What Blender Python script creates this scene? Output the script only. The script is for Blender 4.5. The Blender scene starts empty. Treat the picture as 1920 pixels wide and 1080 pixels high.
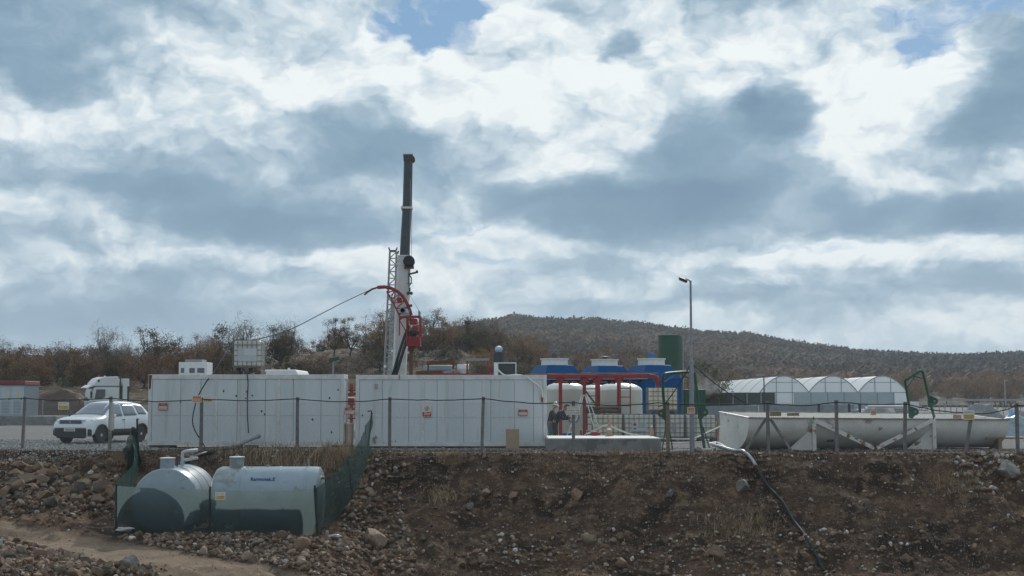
import bpy, math, random
import numpy as np
from mathutils import Vector, Matrix, noise
R=math.radians; rnd=random.Random(7); SC=bpy.context.scene
COL=SC.collection
# ---------------------------------------------------------------- camera
FPX=2667.0; CZ=1.72; PITCH=math.atan(210/FPX)
cam=bpy.data.cameras.new("camera"); camo=bpy.data.objects.new("camera",cam); COL.objects.link(camo)
cam.sensor_width=36; cam.lens=36*FPX/1920; cam.clip_start=.5; cam.clip_end=9000
camo.location=(0,0,CZ); camo.rotation_euler=(math.pi/2+PITCH,0,0); SC.camera=camo
# ---------------------------------------------------------------- sun and exposure
SUN_EL=R(33); SUN_AZ=R(13)      # the sun stands beyond the site, a little to the right
sd=Vector((math.sin(SUN_AZ)*math.cos(SUN_EL),math.cos(SUN_AZ)*math.cos(SUN_EL),math.sin(SUN_EL)))
sl=bpy.data.lights.new("sun",'SUN'); sl.energy=3.0; sl.angle=R(1.2); sl.color=(1,.95,.88)
so=bpy.data.objects.new("sun",sl); COL.objects.link(so); so.rotation_euler=(-sd).to_track_quat('-Z','Y').to_euler()
so.location=(0,0,60)
vs=SC.view_settings; vs.view_transform='Standard'; vs.look='None'; vs.exposure=.06; vs.gamma=1; vs.use_curve_mapping=False
try:
    SC.cycles.max_bounces=6; SC.cycles.transparent_max_bounces=24; SC.cycles.volume_bounces=0
    SC.cycles.diffuse_bounces=3; SC.cycles.glossy_bounces=3
except Exception: pass
# ---------------------------------------------------------------- world: blue sky and broken cloud
W=bpy.data.worlds.new("World"); SC.world=W; W.use_nodes=True
class NT:
    def __init__(s,nt): s.n=nt.nodes; s.l=nt.links
    def N(s,t,**k):
        o=s.n.new(t)
        for a,b in k.items(): setattr(o,a,b)
        return o
    def L(s,a,b): s.l.new(a,b)
    def math(s,op,a,b=None,c=None,clamp=False):
        o=s.N('ShaderNodeMath',operation=op); o.use_clamp=clamp
        for i,x in enumerate((a,b,c)):
            if x is None: continue
            if isinstance(x,(int,float)): o.inputs[i].default_value=x
            else: s.L(x,o.inputs[i])
        return o.outputs[0]
    def vmath(s,op,a,b=None,c=None):
        o=s.N('ShaderNodeVectorMath',operation=op)
        for i,x in enumerate((a,b,c)):
            if x is None: continue
            if isinstance(x,(tuple,list)): o.inputs[i].default_value=x
            elif isinstance(x,(int,float)): o.inputs['Scale'].default_value=x
            else: s.L(x,o.inputs[i])
        return o.outputs[1] if op=='DOT_PRODUCT' else o.outputs[0]
    def noise(s,vec,scale,detail=4,rough=.5,dist=0,out=0,dim='3D'):
        o=s.N('ShaderNodeTexNoise',noise_dimensions=dim); s.L(vec,o.inputs['Vector'])
        o.inputs['Scale'].default_value=scale; o.inputs['Detail'].default_value=detail
        o.inputs['Roughness'].default_value=rough; o.inputs['Distortion'].default_value=dist
        return o.outputs[out]
    def ramp(s,f,stops,interp='LINEAR'):
        o=s.N('ShaderNodeValToRGB'); s.L(f,o.inputs[0]); r=o.color_ramp; r.interpolation=interp
        while len(r.elements)<len(stops): r.elements.new(.5)
        for e,(p,c) in zip(r.elements,stops):
            e.position=p; e.color=tuple(c)+(1,) if len(c)==3 else c
        return o.outputs[0]
    def mix(s,f,a,b,mode='MIX'):
        o=s.N('ShaderNodeMix',data_type='RGBA',blend_type=mode)
        for i,x in ((0,f),(6,a),(7,b)):
            if isinstance(x,(int,float)): o.inputs[i].default_value=x
            elif isinstance(x,(tuple,list)): o.inputs[i].default_value=tuple(x)+(1,) if len(x)==3 else x
            else: s.L(x,o.inputs[i])
        return o.outputs[2]
def azel(px,py):
    u=(px-960)/FPX; v=(540-py)/FPX; c,s_=math.cos(PITCH),math.sin(PITCH)
    d=Vector((u,c-v*s_,s_+v*c)).normalized()
    return math.atan2(d.x,d.y),math.asin(d.z)
def sky():
    T=NT(W.node_tree); T.n.clear()
    out=T.N('ShaderNodeOutputWorld'); bg=T.N('ShaderNodeBackground'); T.L(bg.outputs[0],out.inputs[0])
    nis=T.N('ShaderNodeTexSky',sky_type='NISHITA'); nis.sun_disc=False; nis.sun_elevation=SUN_EL; nis.sun_rotation=SUN_AZ
    nis.air_density=1.0; nis.dust_density=.6; nis.ozone_density=2.0; nis.altitude=900
    tc=T.N('ShaderNodeTexCoord'); D=tc.outputs['Generated']
    sp=T.N('ShaderNodeSeparateXYZ'); T.L(D,sp.inputs[0])
    az=T.math('ARCTAN2',sp.outputs[0],sp.outputs[1]); el=T.math('ARCSINE',sp.outputs[2])
    cb=T.N('ShaderNodeCombineXYZ'); T.L(az,cb.inputs[0]); T.L(el,cb.inputs[1]); A=cb.outputs[0]
    # the cloud deck is seen ever more edge-on towards the horizon
    B=T.vmath('MULTIPLY',A,(1,1.9,1))
    n1=T.vmath('SUBTRACT',T.noise(B,9,4,.6,0,1,'2D'),(.5,.5,.5))
    n2=T.vmath('SUBTRACT',T.noise(B,38,4,.62,0,1,'2D'),(.5,.5,.5))
    wv=T.vmath('ADD',T.vmath('SCALE',n1,.055),T.vmath('SCALE',n2,.012))
    P=T.vmath('ADD',A,T.vmath('MULTIPLY',wv,(1,.7,0)))
    def blobs(lst,sh_=.8):
        acc=0.0
        for (px,py,rx,ry,rot,w) in lst:
            a0,e0=azel(px,py); mp=T.N('ShaderNodeMapping',vector_type='TEXTURE'); T.L(P,mp.inputs[0])
            mp.inputs[1].default_value=(a0,e0,0); mp.inputs[2].default_value=(0,0,R(-rot))
            mp.inputs[3].default_value=(rx*1.5/FPX,ry*1.5/FPX,1)
            g=T.N('ShaderNodeTexGradient',gradient_type='SPHERICAL'); T.L(mp.outputs[0],g.inputs[0])
            mr=T.N('ShaderNodeMapRange',interpolation_type='SMOOTHERSTEP'); T.L(g.outputs[1],mr.inputs[0]); mr.inputs[2].default_value=sh_; s=T.math('MULTIPLY',mr.outputs[0],w)
            acc=T.math('ADD',s,acc)
        return acc
    shade=blobs([(a,b,c,d,e,w*(.55 if w<0 else .55)) for a,b,c,d,e,w in CLOUDS])
    nb=T.noise(P,9,8,.55,.3,0,'2D'); nc=T.noise(B,5,3,.5,0,0,'2D'); nd=T.noise(P,60,5,.65,0,0,'2D')
    def billow(vec,sc):
        o=T.N('ShaderNodeTexVoronoi',feature='F1',voronoi_dimensions='2D'); T.L(vec,o.inputs['Vector']); o.inputs['Scale'].default_value=sc; o.inputs['Detail'].default_value=3; o.inputs['Roughness'].default_value=.5; o.inputs['Lacunarity'].default_value=2.2
        return o.outputs['Distance']
    PB=T.vmath('MULTIPLY',P,(1,1.5,1)); PB2=T.vmath('MULTIPLY',T.vmath('ADD',P,(.004,.012,0)),(1,1.5,1))
    b1=billow(PB,17); b2=billow(PB2,17)
    v=T.math('ADD',T.math('MULTIPLY',shade,1.0),T.math('MULTIPLY_ADD',nb,.33,.735-.165))
    v=T.math('ADD',v,T.math('MULTIPLY_ADD',nc,.20,-.10)); v=T.math('ADD',v,T.math('MULTIPLY_ADD',nd,.12,-.06))
    # cumulus relief: the side facing the sun is lit, found from the slope of the billows
    rel=T.math('MULTIPLY',T.math('SUBTRACT',b2,b1),.55)
    lit=T.math('MULTIPLY_ADD',v,1.1,.1,clamp=True)
    v=T.math('MULTIPLY_ADD',rel,lit,v); v=T.math('ADD',v,T.math('MULTIPLY_ADD',b1,-.16,.072))
    v=T.math('MULTIPLY_ADD',v,.64,.285)
    col=T.ramp(v,[(0,(.155,.255,.365)),(.22,(.19,.30,.41)),(.42,(.245,.365,.475)),(.60,(.37,.49,.59)),(.76,(.57,.67,.74)),(.88,(.73,.80,.835)),(1,(.85,.90,.91))])
    gap=blobs(BLUE); gn=T.noise(T.vmath('MULTIPLY',P,(1,2,1)),26,7,.62,.3,0,'2D')
    gf=T.math('SUBTRACT',T.math('ADD',gap,T.math('MULTIPLY_ADD',gn,1.6,-.8)),.34); gf=T.math('MULTIPLY',gf,1.7,clamp=True)
    blue=T.mix(.62,T.vmath('SCALE',nis.outputs[0],.075),(.16,.34,.56))
    # low haze lightens the clouds toward the skyline
    hz=T.ramp(el,[(0,(1,1,1)),(.10,(.25,.25,.25)),(.22,(0,0,0))])
    col=T.mix(T.math('MULTIPLY',hz,.45),col,(.43,.53,.60))
    fin=T.mix(gf,col,blue)
    fin=T.mix(T.math('LESS_THAN',sp.outputs[2],-.02),fin,(.12,.115,.11))
    T.L(fin,bg.inputs[0]); bg.inputs[1].default_value=1.0
CLOUDS=[(30,60,200,110,15,-.75),(230,10,140,60,0,-.35),(150,150,180,40,0,-.2),(10,310,110,40,0,-.3),(90,270,120,30,0,-.2),
(380,385,250,62,4,-1.05),(590,425,230,44,0,-.75),(280,345,110,34,12,-.25),(40,445,150,36,0,-.5),
(680,262,150,72,6,-.85),(650,335,120,42,0,-.35),(790,310,100,50,0,-.35),(870,350,90,30,0,-.2),(440,165,60,26,0,-.3),(970,355,80,30,0,-.2),
(1180,392,300,52,0,-1.0),(1290,330,190,80,-10,-.75),(1300,240,100,80,-25,-.65),(1400,370,150,60,10,-.45),(1030,360,110,36,0,-.35),(1230,420,230,30,0,-.3),(1480,320,70,30,0,-.3),
(1456,212,84,56,12,-1.45),(1395,188,26,22,0,-.5),(1166,76,44,32,-25,-1.15),(1130,110,16,12,0,-.6),
(1890,175,130,90,-25,-1.1),(1900,240,120,60,0,-.5),(1790,290,130,34,-8,-.5),(1720,400,210,46,0,-1.0),(1880,395,130,42,0,-.8),(1600,370,90,40,0,-.35),
(70,575,260,44,0,-.6),(300,522,66,34,0,-.6),(425,535,74,28,0,-.5),(500,590,330,34,0,-.45),(60,640,300,50,0,-.5),(230,600,200,40,0,-.35),
(1090,500,190,26,-3,-.6),(1370,510,56,26,0,-.6),(1500,562,230,30,0,-.65),(1640,590,180,20,0,-.5),(1790,525,110,26,0,-.5),(1880,530,70,34,0,-.5),(640,625,240,30,0,-.35),(1180,575,240,18,0,-.35),(950,600,200,24,0,-.25),(560,530,120,18,0,-.3),
(850,150,230,90,0,.45),(600,110,240,80,0,.45),(360,180,220,50,-8,.3),(60,225,150,44,0,.5),(1080,200,200,90,0,.5),(1240,130,190,70,0,.55),(1060,40,180,60,0,.4),(1060,290,110,50,0,.4),
(1650,200,150,110,0,.6),(1560,90,240,70,0,.45),(1780,90,70,90,-20,.6),(1650,310,110,50,0,.5),(560,190,160,40,0,.25),(200,420,40,40,40,.5),(270,425,46,20,0,.35),
(860,440,170,36,0,.5),(860,530,330,34,0,.35),(130,490,160,22,0,.35),(600,480,280,22,0,.35),(1500,480,320,22,0,.4),(1480,410,50,40,0,.5),(1740,465,240,26,0,.45),(1840,615,150,30,0,.4),(1250,545,200,18,0,.3),(1450,530,60,16,0,.3)]
BLUE=[(815,28,110,50,8,1.0),(800,75,40,30,0,.7),(905,22,50,20,0,.5),(1850,12,150,34,0,.85),(1740,82,70,34,-10,.8),(1680,30,60,30,0,.4),(870,424,100,14,-6,.62),(1540,462,200,12,2,.45),(1540,268,80,9,0,.35),(930,490,110,12,4,.4),(700,42,40,20,0,.5),(60,660,260,40,0,.5)]
sky()
# ---------------------------------------------------------------- materials
MATS={}
def P4(T,mat_out=True):
    out=T.N('ShaderNodeOutputMaterial'); b=T.N('ShaderNodeBsdfPrincipled'); T.L(b.outputs[0],out.inputs[0]); return b
def M(name,c1,c2=None,scale=6,rough=.6,metal=0,bump=0,bscale=None,detail=5,spec=.4,c3=None,s3=1.2,t3=.58,stretch=None,rand=0,coat=0,trans=0,alpha=1):
    if name in MATS: return MATS[name]
    m=bpy.data.materials.new(name); m.use_nodes=True; T=NT(m.node_tree); T.n.clear(); b=P4(T)
    tc=T.N('ShaderNodeTexCoord'); V=tc.outputs['Object']
    if stretch: V=T.vmath('MULTIPLY',V,stretch)
    col=None
    if c2:
        f=T.noise(V,scale,detail,.6); f=T.ramp(f,[(.35,(0,0,0)),(.65,(1,1,1))]); col=T.mix(f,c1,c2)
    if c3:
        f=T.noise(V,s3,8,.65,.3); f=T.ramp(f,[(t3,(0,0,0)),(t3+.05,(1,1,1))]); col=T.mix(f,col if col else c1,c3)
    if rand:
        oi=T.N('ShaderNodeObjectInfo'); hs=T.N('ShaderNodeHueSaturation')
        T.L(T.math('MULTIPLY_ADD',oi.outputs['Random'],rand,1-rand/2),hs.inputs['Value'])
        T.L(T.math('MULTIPLY_ADD',oi.outputs['Random'],-.03*rand,.5+.015*rand),hs.inputs['Hue'])
        if col: T.L(col,hs.inputs['Color'])
        else: hs.inputs['Color'].default_value=tuple(c1)+(1,)
        col=hs.outputs[0]
    if col: T.L(col,b.inputs['Base Color'])
    else: b.inputs['Base Color'].default_value=tuple(c1)+(1,)
    b.inputs['Roughness'].default_value=rough; b.inputs['Metallic'].default_value=metal
    b.inputs['Specular IOR Level'].default_value=spec; b.inputs['Coat Weight'].default_value=coat
    b.inputs['Transmission Weight'].default_value=trans; b.inputs['Alpha'].default_value=alpha
    if bump:
        bp=T.N('ShaderNodeBump'); bp.inputs['Strength'].default_value=bump; bp.inputs['Distance'].default_value=.02
        T.L(T.noise(V,bscale or scale*2,6,.6),bp.inputs['Height']); T.L(bp.outputs[0],b.inputs['Normal'])
    MATS[name]=m; return m
# ---------------------------------------------------------------- mesh helpers
def tag(o,label=None,cat=None,group=None,kind=None):
    if label: o['label']=label
    if cat: o['category']=cat
    if group: o['group']=group
    if kind: o['kind']=kind
    return o
def empty(name,loc,label,cat,rz=0,group=None):
    o=bpy.data.objects.new(name,None); COL.objects.link(o); o.location=loc; o.rotation_euler=(0,0,rz)
    o.empty_display_size=.2; return tag(o,label,cat,group)
def npmesh(name,V,F,mat=None,smooth=False,parent=None,attr=None,loc=(0,0,0)):
    me=bpy.data.meshes.new(name); V=np.asarray(V,dtype=np.float32); F=np.asarray(F,dtype=np.int32)
    n,k=F.shape; me.vertices.add(len(V)); me.vertices.foreach_set('co',V.ravel())
    me.loops.add(n*k); me.loops.foreach_set('vertex_index',F.ravel()); me.polygons.add(n)
    me.polygons.foreach_set('loop_start',np.arange(0,n*k,k,dtype=np.int32)); me.polygons.foreach_set('loop_total',np.full(n,k,dtype=np.int32))
    me.polygons.foreach_set('use_smooth',np.full(n,smooth,dtype=bool)); me.update(calc_edges=True); 
    if attr is not None:
        a=me.color_attributes.new('col','FLOAT_COLOR','POINT'); c=np.ones((len(V),4),dtype=np.float32); c[:,:attr.shape[1]]=attr; a.data.foreach_set('color',c.ravel())
    if mat: me.materials.append(mat)
    o=bpy.data.objects.new(name,me); COL.objects.link(o); o.parent=parent; o.location=loc; return o
class MB:
    def __init__(s): s.v=[]; s.f=[]; s.m=[]; s.cur=0
    def add(s,vs_,fs):
        k=len(s.v); s.v+= [tuple(v) for v in vs_]; s.f+=[tuple(i+k for i in f) for f in fs]; s.m+=[s.cur]*len(fs); return s
    def box(s,c,d,rot=None):
        x,y,z=d[0]/2,d[1]/2,d[2]/2; vv=[Vector((a*x,b*y,e*z)) for a in(-1,1) for b in(-1,1) for e in(-1,1)]
        if rot is not None:
            Mx=rot if isinstance(rot,Matrix) else (Matrix.Rotation(rot[2],3,'Z')@Matrix.Rotation(rot[1],3,'Y')@Matrix.Rotation(rot[0],3,'X'))
            vv=[Mx@v for v in vv]
        vv=[v+Vector(c) for v in vv]
        return s.add(vv,[(0,1,3,2),(4,6,7,5),(0,4,5,1),(2,3,7,6),(0,2,6,4),(1,5,7,3)])
    def bx(s,x0,x1,y0,y1,z0,z1): return s.box(((x0+x1)/2,(y0+y1)/2,(z0+z1)/2),(abs(x1-x0),abs(y1-y0),abs(z1-z0)))
    def beam(s,p0,p1,w,h=None,up=(0,0,1)):
        p0,p1=Vector(p0),Vector(p1); d=p1-p0; L=d.length; d.normalize(); u=Vector(up)
        if abs(d.dot(u))>.98: u=Vector((0,1,0))
        a=d.cross(u).normalized(); b=a.cross(d); Mx=Matrix((a,d,b)).transposed(); return s.box((p0+p1)/2,(w,L,h or w),Mx)
    def tube(s,pts,r,n=8,cap=True):
        pts=[Vector(p) for p in pts]; rs=r if isinstance(r,(list,tuple)) else [r]*len(pts); k=len(s.v); vs_=[]; fs=[]; a=None
        for i,p in enumerate(pts):
            d=(pts[min(i+1,len(pts)-1)]-pts[max(i-1,0)]); d=d.normalized() if d.length>1e-9 else Vector((0,0,1))
            if a is None: a=d.orthogonal().normalized()
            else:
                a=a-d*a.dot(d); a=a.normalized() if a.length>1e-6 else d.orthogonal().normalized()
            b=d.cross(a)
            for j in range(n):
                t=2*math.pi*j/n; vs_.append(p+(a*math.cos(t)+b*math.sin(t))*rs[i])
        for i in range(len(pts)-1):
            for j in range(n):
                fs.append((i*n+j,i*n+(j+1)%n,(i+1)*n+(j+1)%n,(i+1)*n+j))
        if cap: fs.append(tuple(range(n))[::-1]); fs.append(tuple((len(pts)-1)*n+j for j in range(n)))
        return s.add(vs_,fs)
    def lathe(s,prof,n=24,c=(0,0,0),axis='Z',rib=None):
        vs_=[];fs=[]; c=Vector(c)
        for (r,z) in prof:
            for j in range(n):
                t=2*math.pi*j/n; rr=r*(1+(rib(j,z) if rib else 0)); x,y=rr*math.cos(t),rr*math.sin(t)
                p={'Z':(x,y,z),'Y':(x,z,y),'X':(z,x,y)}[axis]; vs_.append(c+Vector(p))
        for i in range(len(prof)-1):
            for j in range(n): fs.append((i*n+j,i*n+(j+1)%n,(i+1)*n+(j+1)%n,(i+1)*n+j))
        fs.append(tuple(range(n))[::-1]); fs.append(tuple((len(prof)-1)*n+j for j in range(n)))
        return s.add(vs_,fs)
    def prism(s,pts,a,b,ax='Y'):
        # outline in the plane across ax, pushed from a to b
        def q(p,t): return {'Y':(p[0],t,p[1]),'X':(t,p[0],p[1]),'Z':(p[0],p[1],t)}[ax]
        n=len(pts); vs_=[q(p,a) for p in pts]+[q(p,b) for p in pts]
        return s.add(vs_,[tuple(range(n)),tuple(range(2*n-1,n-1,-1))]+[(i,i+n,(i+1)%n+n,(i+1)%n) for i in range(n)])
    def build(s,name,mat,parent=None,smooth=False,bevel=0,org=None,solid=0,recalc=True):
        me=bpy.data.meshes.new(name); v=s.v
        if org is not None: v=[(a[0]-org[0],a[1]-org[1],a[2]-org[2]) for a in v]
        me.from_pydata(v,[],s.f); mats=mat if isinstance(mat,(list,tuple)) else [mat]
        for m in mats: me.materials.append(m)
        if len(mats)>1: me.polygons.foreach_set('material_index',s.m)
        if smooth:
            me.polygons.foreach_set('use_smooth',[True]*len(me.polygons))
            try: me.set_sharp_from_angle(angle=R(40 if smooth is True else smooth))
            except Exception: pass
        me.update(); o=bpy.data.objects.new(name,me); COL.objects.link(o); o.parent=parent
        if org is not None and parent is None: o.location=org
        if bevel:
            b=o.modifiers.new('bevel','BEVEL'); b.width=bevel; b.segments=2; b.limit_method='ANGLE'; b.angle_limit=R(40)
        if solid:
            b=o.modifiers.new('solid','SOLIDIFY'); b.thickness=solid; b.offset=0
        return o
def copy_tree(o,parent=None):
    c=o.copy(); COL.objects.link(c); c.parent=parent
    for ch in list(o.children): copy_tree(ch,c)
    return c
def PX(px,py,Y):
    u=(px-960)/FPX; v=(540-py)/FPX; c,s_=math.cos(PITCH),math.sin(PITCH); t=Y/(c-v*s_); return Vector((u*t,Y,CZ+t*(s_+v*c)))
def X_(px,Y,py=760): return PX(px,py,Y).x
def Z_(py,Y): return PX(960,py,Y).z
def lerp(a,b,t): return a+(b-a)*t
def sag(p0,p1,d,n=12):
    p0,p1=Vector(p0),Vector(p1); return [p0.lerp(p1,i/n)-Vector((0,0,d*4*(i/n)*(1-i/n))) for i in range(n+1)]
def crom(pts,n=6):
    pts=[Vector(p) for p in pts]; q=[pts[0]]+pts+[pts[-1]]; out=[]
    for i in range(1,len(q)-2):
        a,b,c,d=q[i-1:i+3]
        for k in range(n):
            t=k/n; out.append(.5*((2*b)+(c-a)*t+(2*a-5*b+4*c-d)*t*t+(3*b-a-3*c+d)*t**3))
    return out+[pts[-1]]
# ---------------------------------------------------------------- ground
def colm(px,lst): 
    x=(px-960)/FPX*45; return x,[(Y,Z_(py,Y) if py>50 else py) for py,Y in lst]
COLS=[colm(-700,[(841,50.2),(900,48),(962,45),(1012,39.5),(1080,34.5)]),colm(0,[(841,50.2),(900,48),(962,45),(1012,39.5),(1080,34.5)]),
colm(215,[(843,48.9),(900,46.6),(955,44.8),(1004,41.2),(1080,36)]),colm(300,[(845,48.3),(893,46.9),(-2.05,46.0),(1004,41.0),(1080,36.5)]),
colm(600,[(845,48.2),(890,46.9),(-2.05,46.0),(1004,41.0),(1080,38)]),colm(700,[(847,47.2),(935,44.8),(985,43.4),(1030,42),(1080,40.5)]),
colm(960,[(849,46.4),(930,44.6),(985,43.4),(1030,42.3),(1080,41.2)]),colm(1920,[(849,46.4),(930,44.5),(985,43.2),(1030,42.2),(1080,41.2)]),colm(2700,[(849,46.4),(930,44.5),(985,43.2),(1030,42.2),(1080,41.2)])]
CX=np.array([c[0] for c in COLS]); CY=np.array([[p[0] for p in c[1]] for c in COLS]); CZZ=np.array([[p[1] for p in c[1]] for c in COLS])
CZZ[:,0]=np.minimum(CZZ[:,0],-.01)
def sstep(a,b,x):
    t=min(1,max(0,(x-a)/(b-a))); return t*t*(3-2*t)
HP=[(-400,655),(0,655),(500,672),(700,668),(850,625),(960,603),(1010,606),(1100,608),(1200,616),(1300,629),(1400,634),(1500,648),(1600,660),(1700,664),(1780,668),(1920,664),(2300,640),(3000,660)]
HPX=[p[0] for p in HP]; HPY=[p[1] for p in HP]
LH=[(0,0),(110,0),(113,1.7),(120,3.3),(128,4.3),(140,5.0),(170,7.2),(205,8.6),(300,9),(420,4),(600,0)]
LHX=[p[0] for p in LH]; LHY=[p[1] for p in LH]
def N2(x,y,s,o=0): return noise.noise(Vector((x*s+o*7.3,y*s-o*3.1,o*1.7)))
def gully(X,Y):
    # a washed out channel running down to the right
    d0=Vector((15.0,46.2)); d1=Vector((17.6,41.4)); d=d1-d0; t=max(0,min(1,((X-d0.x)*d.x+(Y-d0.y)*d.y)/d.length_squared))
    c=d0+d*t; dist=math.hypot(X-c.x,Y-c.y); return .75*math.exp(-(dist/.33)**2)*(.4+.6*t)
def H(X,Y,rough=True):
    z=0
    if Y<54:
        xe=X*45/max(30,min(Y,54)) if Y>30 else X*45/30
        ys=[float(np.interp(xe,CX,CY[:,i])) for i in range(5)]; zs=[float(np.interp(xe,CX,CZZ[:,i])) for i in range(5)]
        j=.30*N2(X,0,.55,3)+.20*N2(X,0,1.7,4)+.10*N2(X,0,4.5,5)
        ys[0]+=j
        yy=[-50,2,17,28]+ys[::-1]+[ys[0]+.5,80]; zz=[0,0,-4.6,-4.5]+zs[::-1]+[0,0]
        z=float(np.interp(Y,yy,zz))
        if rough and Y>24:
            sl=sstep(ys[0]+.15,ys[0]-.9,Y); road=0
            if xe<-6: road=sstep(ys[3]-.2,ys[3]-1.2,Y)*sstep(ys[4]+.0,ys[4]+1.2,Y)*sstep(-5.5,-8,xe)
            fl=sstep(-13,-12,X)*(1-sstep(-5.6,-4.6,X))*sstep(40.2,41,Y); a=sl*(1-road*.9)*(1-.75*fl)
            z+=a*(.28*N2(X,Y,.5,1)+.20*N2(X,Y,1.3,2)+.13*N2(X,Y,3.1,5)+.08*N2(X,Y,7.5,6))+.012*N2(X,Y,3,7)
            z-=gully(X,Y)
    else:
        if rough: z+=.012*N2(X,Y,3,7)*max(0,1-(Y-54)/20)
        w=1-sstep(-9,17,X+(150-Y)*.05*0); s=960+FPX*X/Y
        if w>0 and Y>100:
            off=4*N2(X,0,.05,1); k=lerp(.62,1.0,sstep(-29,-22,X))
            hz=float(np.interp(Y+off,LHX,LHY))*w*k; z+=hz
            if rough and hz>.1: z+=min(1,hz/2.5)*(.9*N2(X,Y,.12,8)+.55*abs(N2(X,Y,.45,9))+.35*N2(X,Y,1.1,9))
        if Y>330:
            cr=CZ+(750-float(np.interp(s,HPX,HPY))-13)/FPX*900; t=sstep(330,900,Y)**.85 if Y<=900 else 1-.5*sstep(900,1900,Y)
            z+=max(0,cr)*t*(1+.0*X)+ (2.5*N2(X,Y,.006,2)+2.5*N2(X,Y,.02,3))*t*(1-.9*sstep(780,900,Y)*(Y<1200))
    return z
def ground_hit(px,py,y0=33,y1=60):
    lo=y0
    for i in range(1,140):
        Y=y0+(y1-y0)*i/139; p=PX(px,py,Y)
        if H(p.x,Y)>=p.z: return Vector((p.x,Y,H(p.x,Y)))
    p=PX(px,py,y1); return p
def grow(a,b,s0,k):
    out=[a]; st=s0
    while out[-1]<b: st*=k; out.append(out[-1]+st)
    return out
xs=list(np.arange(-21,21.01,.13)); xs=[-v for v in grow(21.2,2600,.35,1.07)][::-1]+xs+grow(21.2,2600,.35,1.07)
ys=grow(-60,33.5,1,1.0)[:94]+list(np.arange(34,53,.125))+grow(53.2,112,.5,1.02)+list(np.arange(112.5,215,.6))+grow(216,3600,2,1.035)
GV=[];GC=[]
for Y in ys:
    for X in xs:
        GV.append((X,Y,H(X,Y)))
        if Y<54 and -24<X<24:
            xe=X*45/max(30,Y); yb=[float(np.interp(xe,CX,CY[:,i])) for i in (0,3,4)]
            e=.25+2.3*sstep(-13,-11.5,X); pad=sstep(yb[0]+e-.2,yb[0]+e+.3+.4*N2(X,Y,1.5,4),Y)
            dz=CZ-H(X,Y); sx_=960+FPX*X/max(20,Y); sy_=750+FPX*dz/max(20,Y)+9*N2(X,Y,.9,3)+5*N2(X,Y,2.5,8)
            road=(sstep(968+sx_*.172,978+sx_*.172,sy_)*(1-sstep(1000+sx_*.235,1012+sx_*.235,sy_)) if Y>30 and sx_<900 else 0)
            GC.append((pad,road,0))
        else: GC.append((1 if Y<335 else 0,0,sstep(108,118,Y)*(1-sstep(-5,20,X)) if Y<330 else 1))
nx=len(xs); ny=len(ys); I=np.arange(nx*ny).reshape(ny,nx)
GF=np.stack([I[:-1,:-1],I[:-1,1:],I[1:,1:],I[1:,:-1]],-1).reshape(-1,4)
def ground_mat():
    m=bpy.data.materials.new('ground'); m.use_nodes=True; T=NT(m.node_tree); T.n.clear(); b=P4(T); b.inputs['Roughness'].default_value=.95; b.inputs['Specular IOR Level'].default_value=.15
    g=T.N('ShaderNodeNewGeometry'); V=g.outputs['Position']; at=T.N('ShaderNodeAttribute',attribute_name='col'); s=T.N('ShaderNodeSeparateColor'); T.L(at.outputs['Color'],s.inputs[0])
    soil=T.mix(T.ramp(T.noise(V,.55,6,.6),[(.38,(0,0,0)),(.62,(1,1,1))]),(.040,.028,.021),(.145,.088,.058))
    soil=T.mix(T.ramp(T.noise(V,2.2,8,.7),[(.50,(0,0,0)),(.66,(1,1,1))]),soil,(.225,.148,.10))
    soil=T.mix(T.ramp(T.noise(V,9,4,.7),[(.50,(0,0,0)),(.7,(.8,.8,.8))]),soil,(.030,.026,.022))
    vo=T.N('ShaderNodeTexVoronoi'); T.L(V,vo.inputs['Vector']); vo.inputs['Scale'].default_value=14
    sp=T.math('MULTIPLY',T.math('LESS_THAN',vo.outputs['Distance'],.24),T.math('GREATER_THAN',T.noise(V,3,3,.6),.50))
    vc=T.N('ShaderNodeSeparateColor'); T.L(vo.outputs['Color'],vc.inputs[0]); sp=T.math('MULTIPLY',sp,T.math('GREATER_THAN',vc.outputs[0],.55))
    soil=T.mix(sp,soil,(.30,.26,.23))
    grav=T.mix(T.ramp(T.noise(V,11,6,.85),[(.40,(0,0,0)),(.60,(1,1,1))]),(.085,.09,.09),(.36,.36,.35)); grav=T.mix(T.ramp(T.noise(V,.35,5,.6),[(.4,(0,0,0)),(.66,(.6,.6,.6))]),grav,(.17,.155,.14))
    road=T.mix(T.noise(V,7,8,.75),(.13,.092,.066),(.40,.30,.215)); road=T.mix(T.ramp(T.noise(V,1.1,5,.6),[(.45,(0,0,0)),(.62,(.8,.8,.8))]),road,(.17,.13,.10))
    hill=T.mix(T.ramp(T.noise(V,.22,7,.65),[(.42,(0,0,0)),(.58,(1,1,1))]),(.035,.028,.021),(.125,.092,.064)); hill=T.mix(T.ramp(T.noise(V,.9,6,.75),[(.56,(0,0,0)),(.66,(1,1,1))]),hill,(.25,.235,.22)); hill=T.mix(T.ramp(T.noise(V,1.7,4,.7),[(.52,(0,0,0)),(.6,(1,1,1))]),hill,(.04,.035,.028))
    c=T.mix(s.outputs[0],soil,grav); c=T.mix(s.outputs[1],c,road); c=T.mix(s.outputs[2],c,hill); T.L(c,b.inputs['Base Color'])
    bp=T.N('ShaderNodeBump'); bp.inputs['Strength'].default_value=1; bp.inputs['Distance'].default_value=.09
    T.L(T.math('ADD',T.noise(V,11,8,.75),T.math('MULTIPLY',T.noise(V,45,3,.6),.4)),bp.inputs['Height']); T.L(bp.outputs[0],b.inputs['Normal'])
    return m
tag(npmesh('ground',GV,GF,ground_mat(),True,attr=np.array(GC,dtype=np.float32)),kind='structure')
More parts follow.
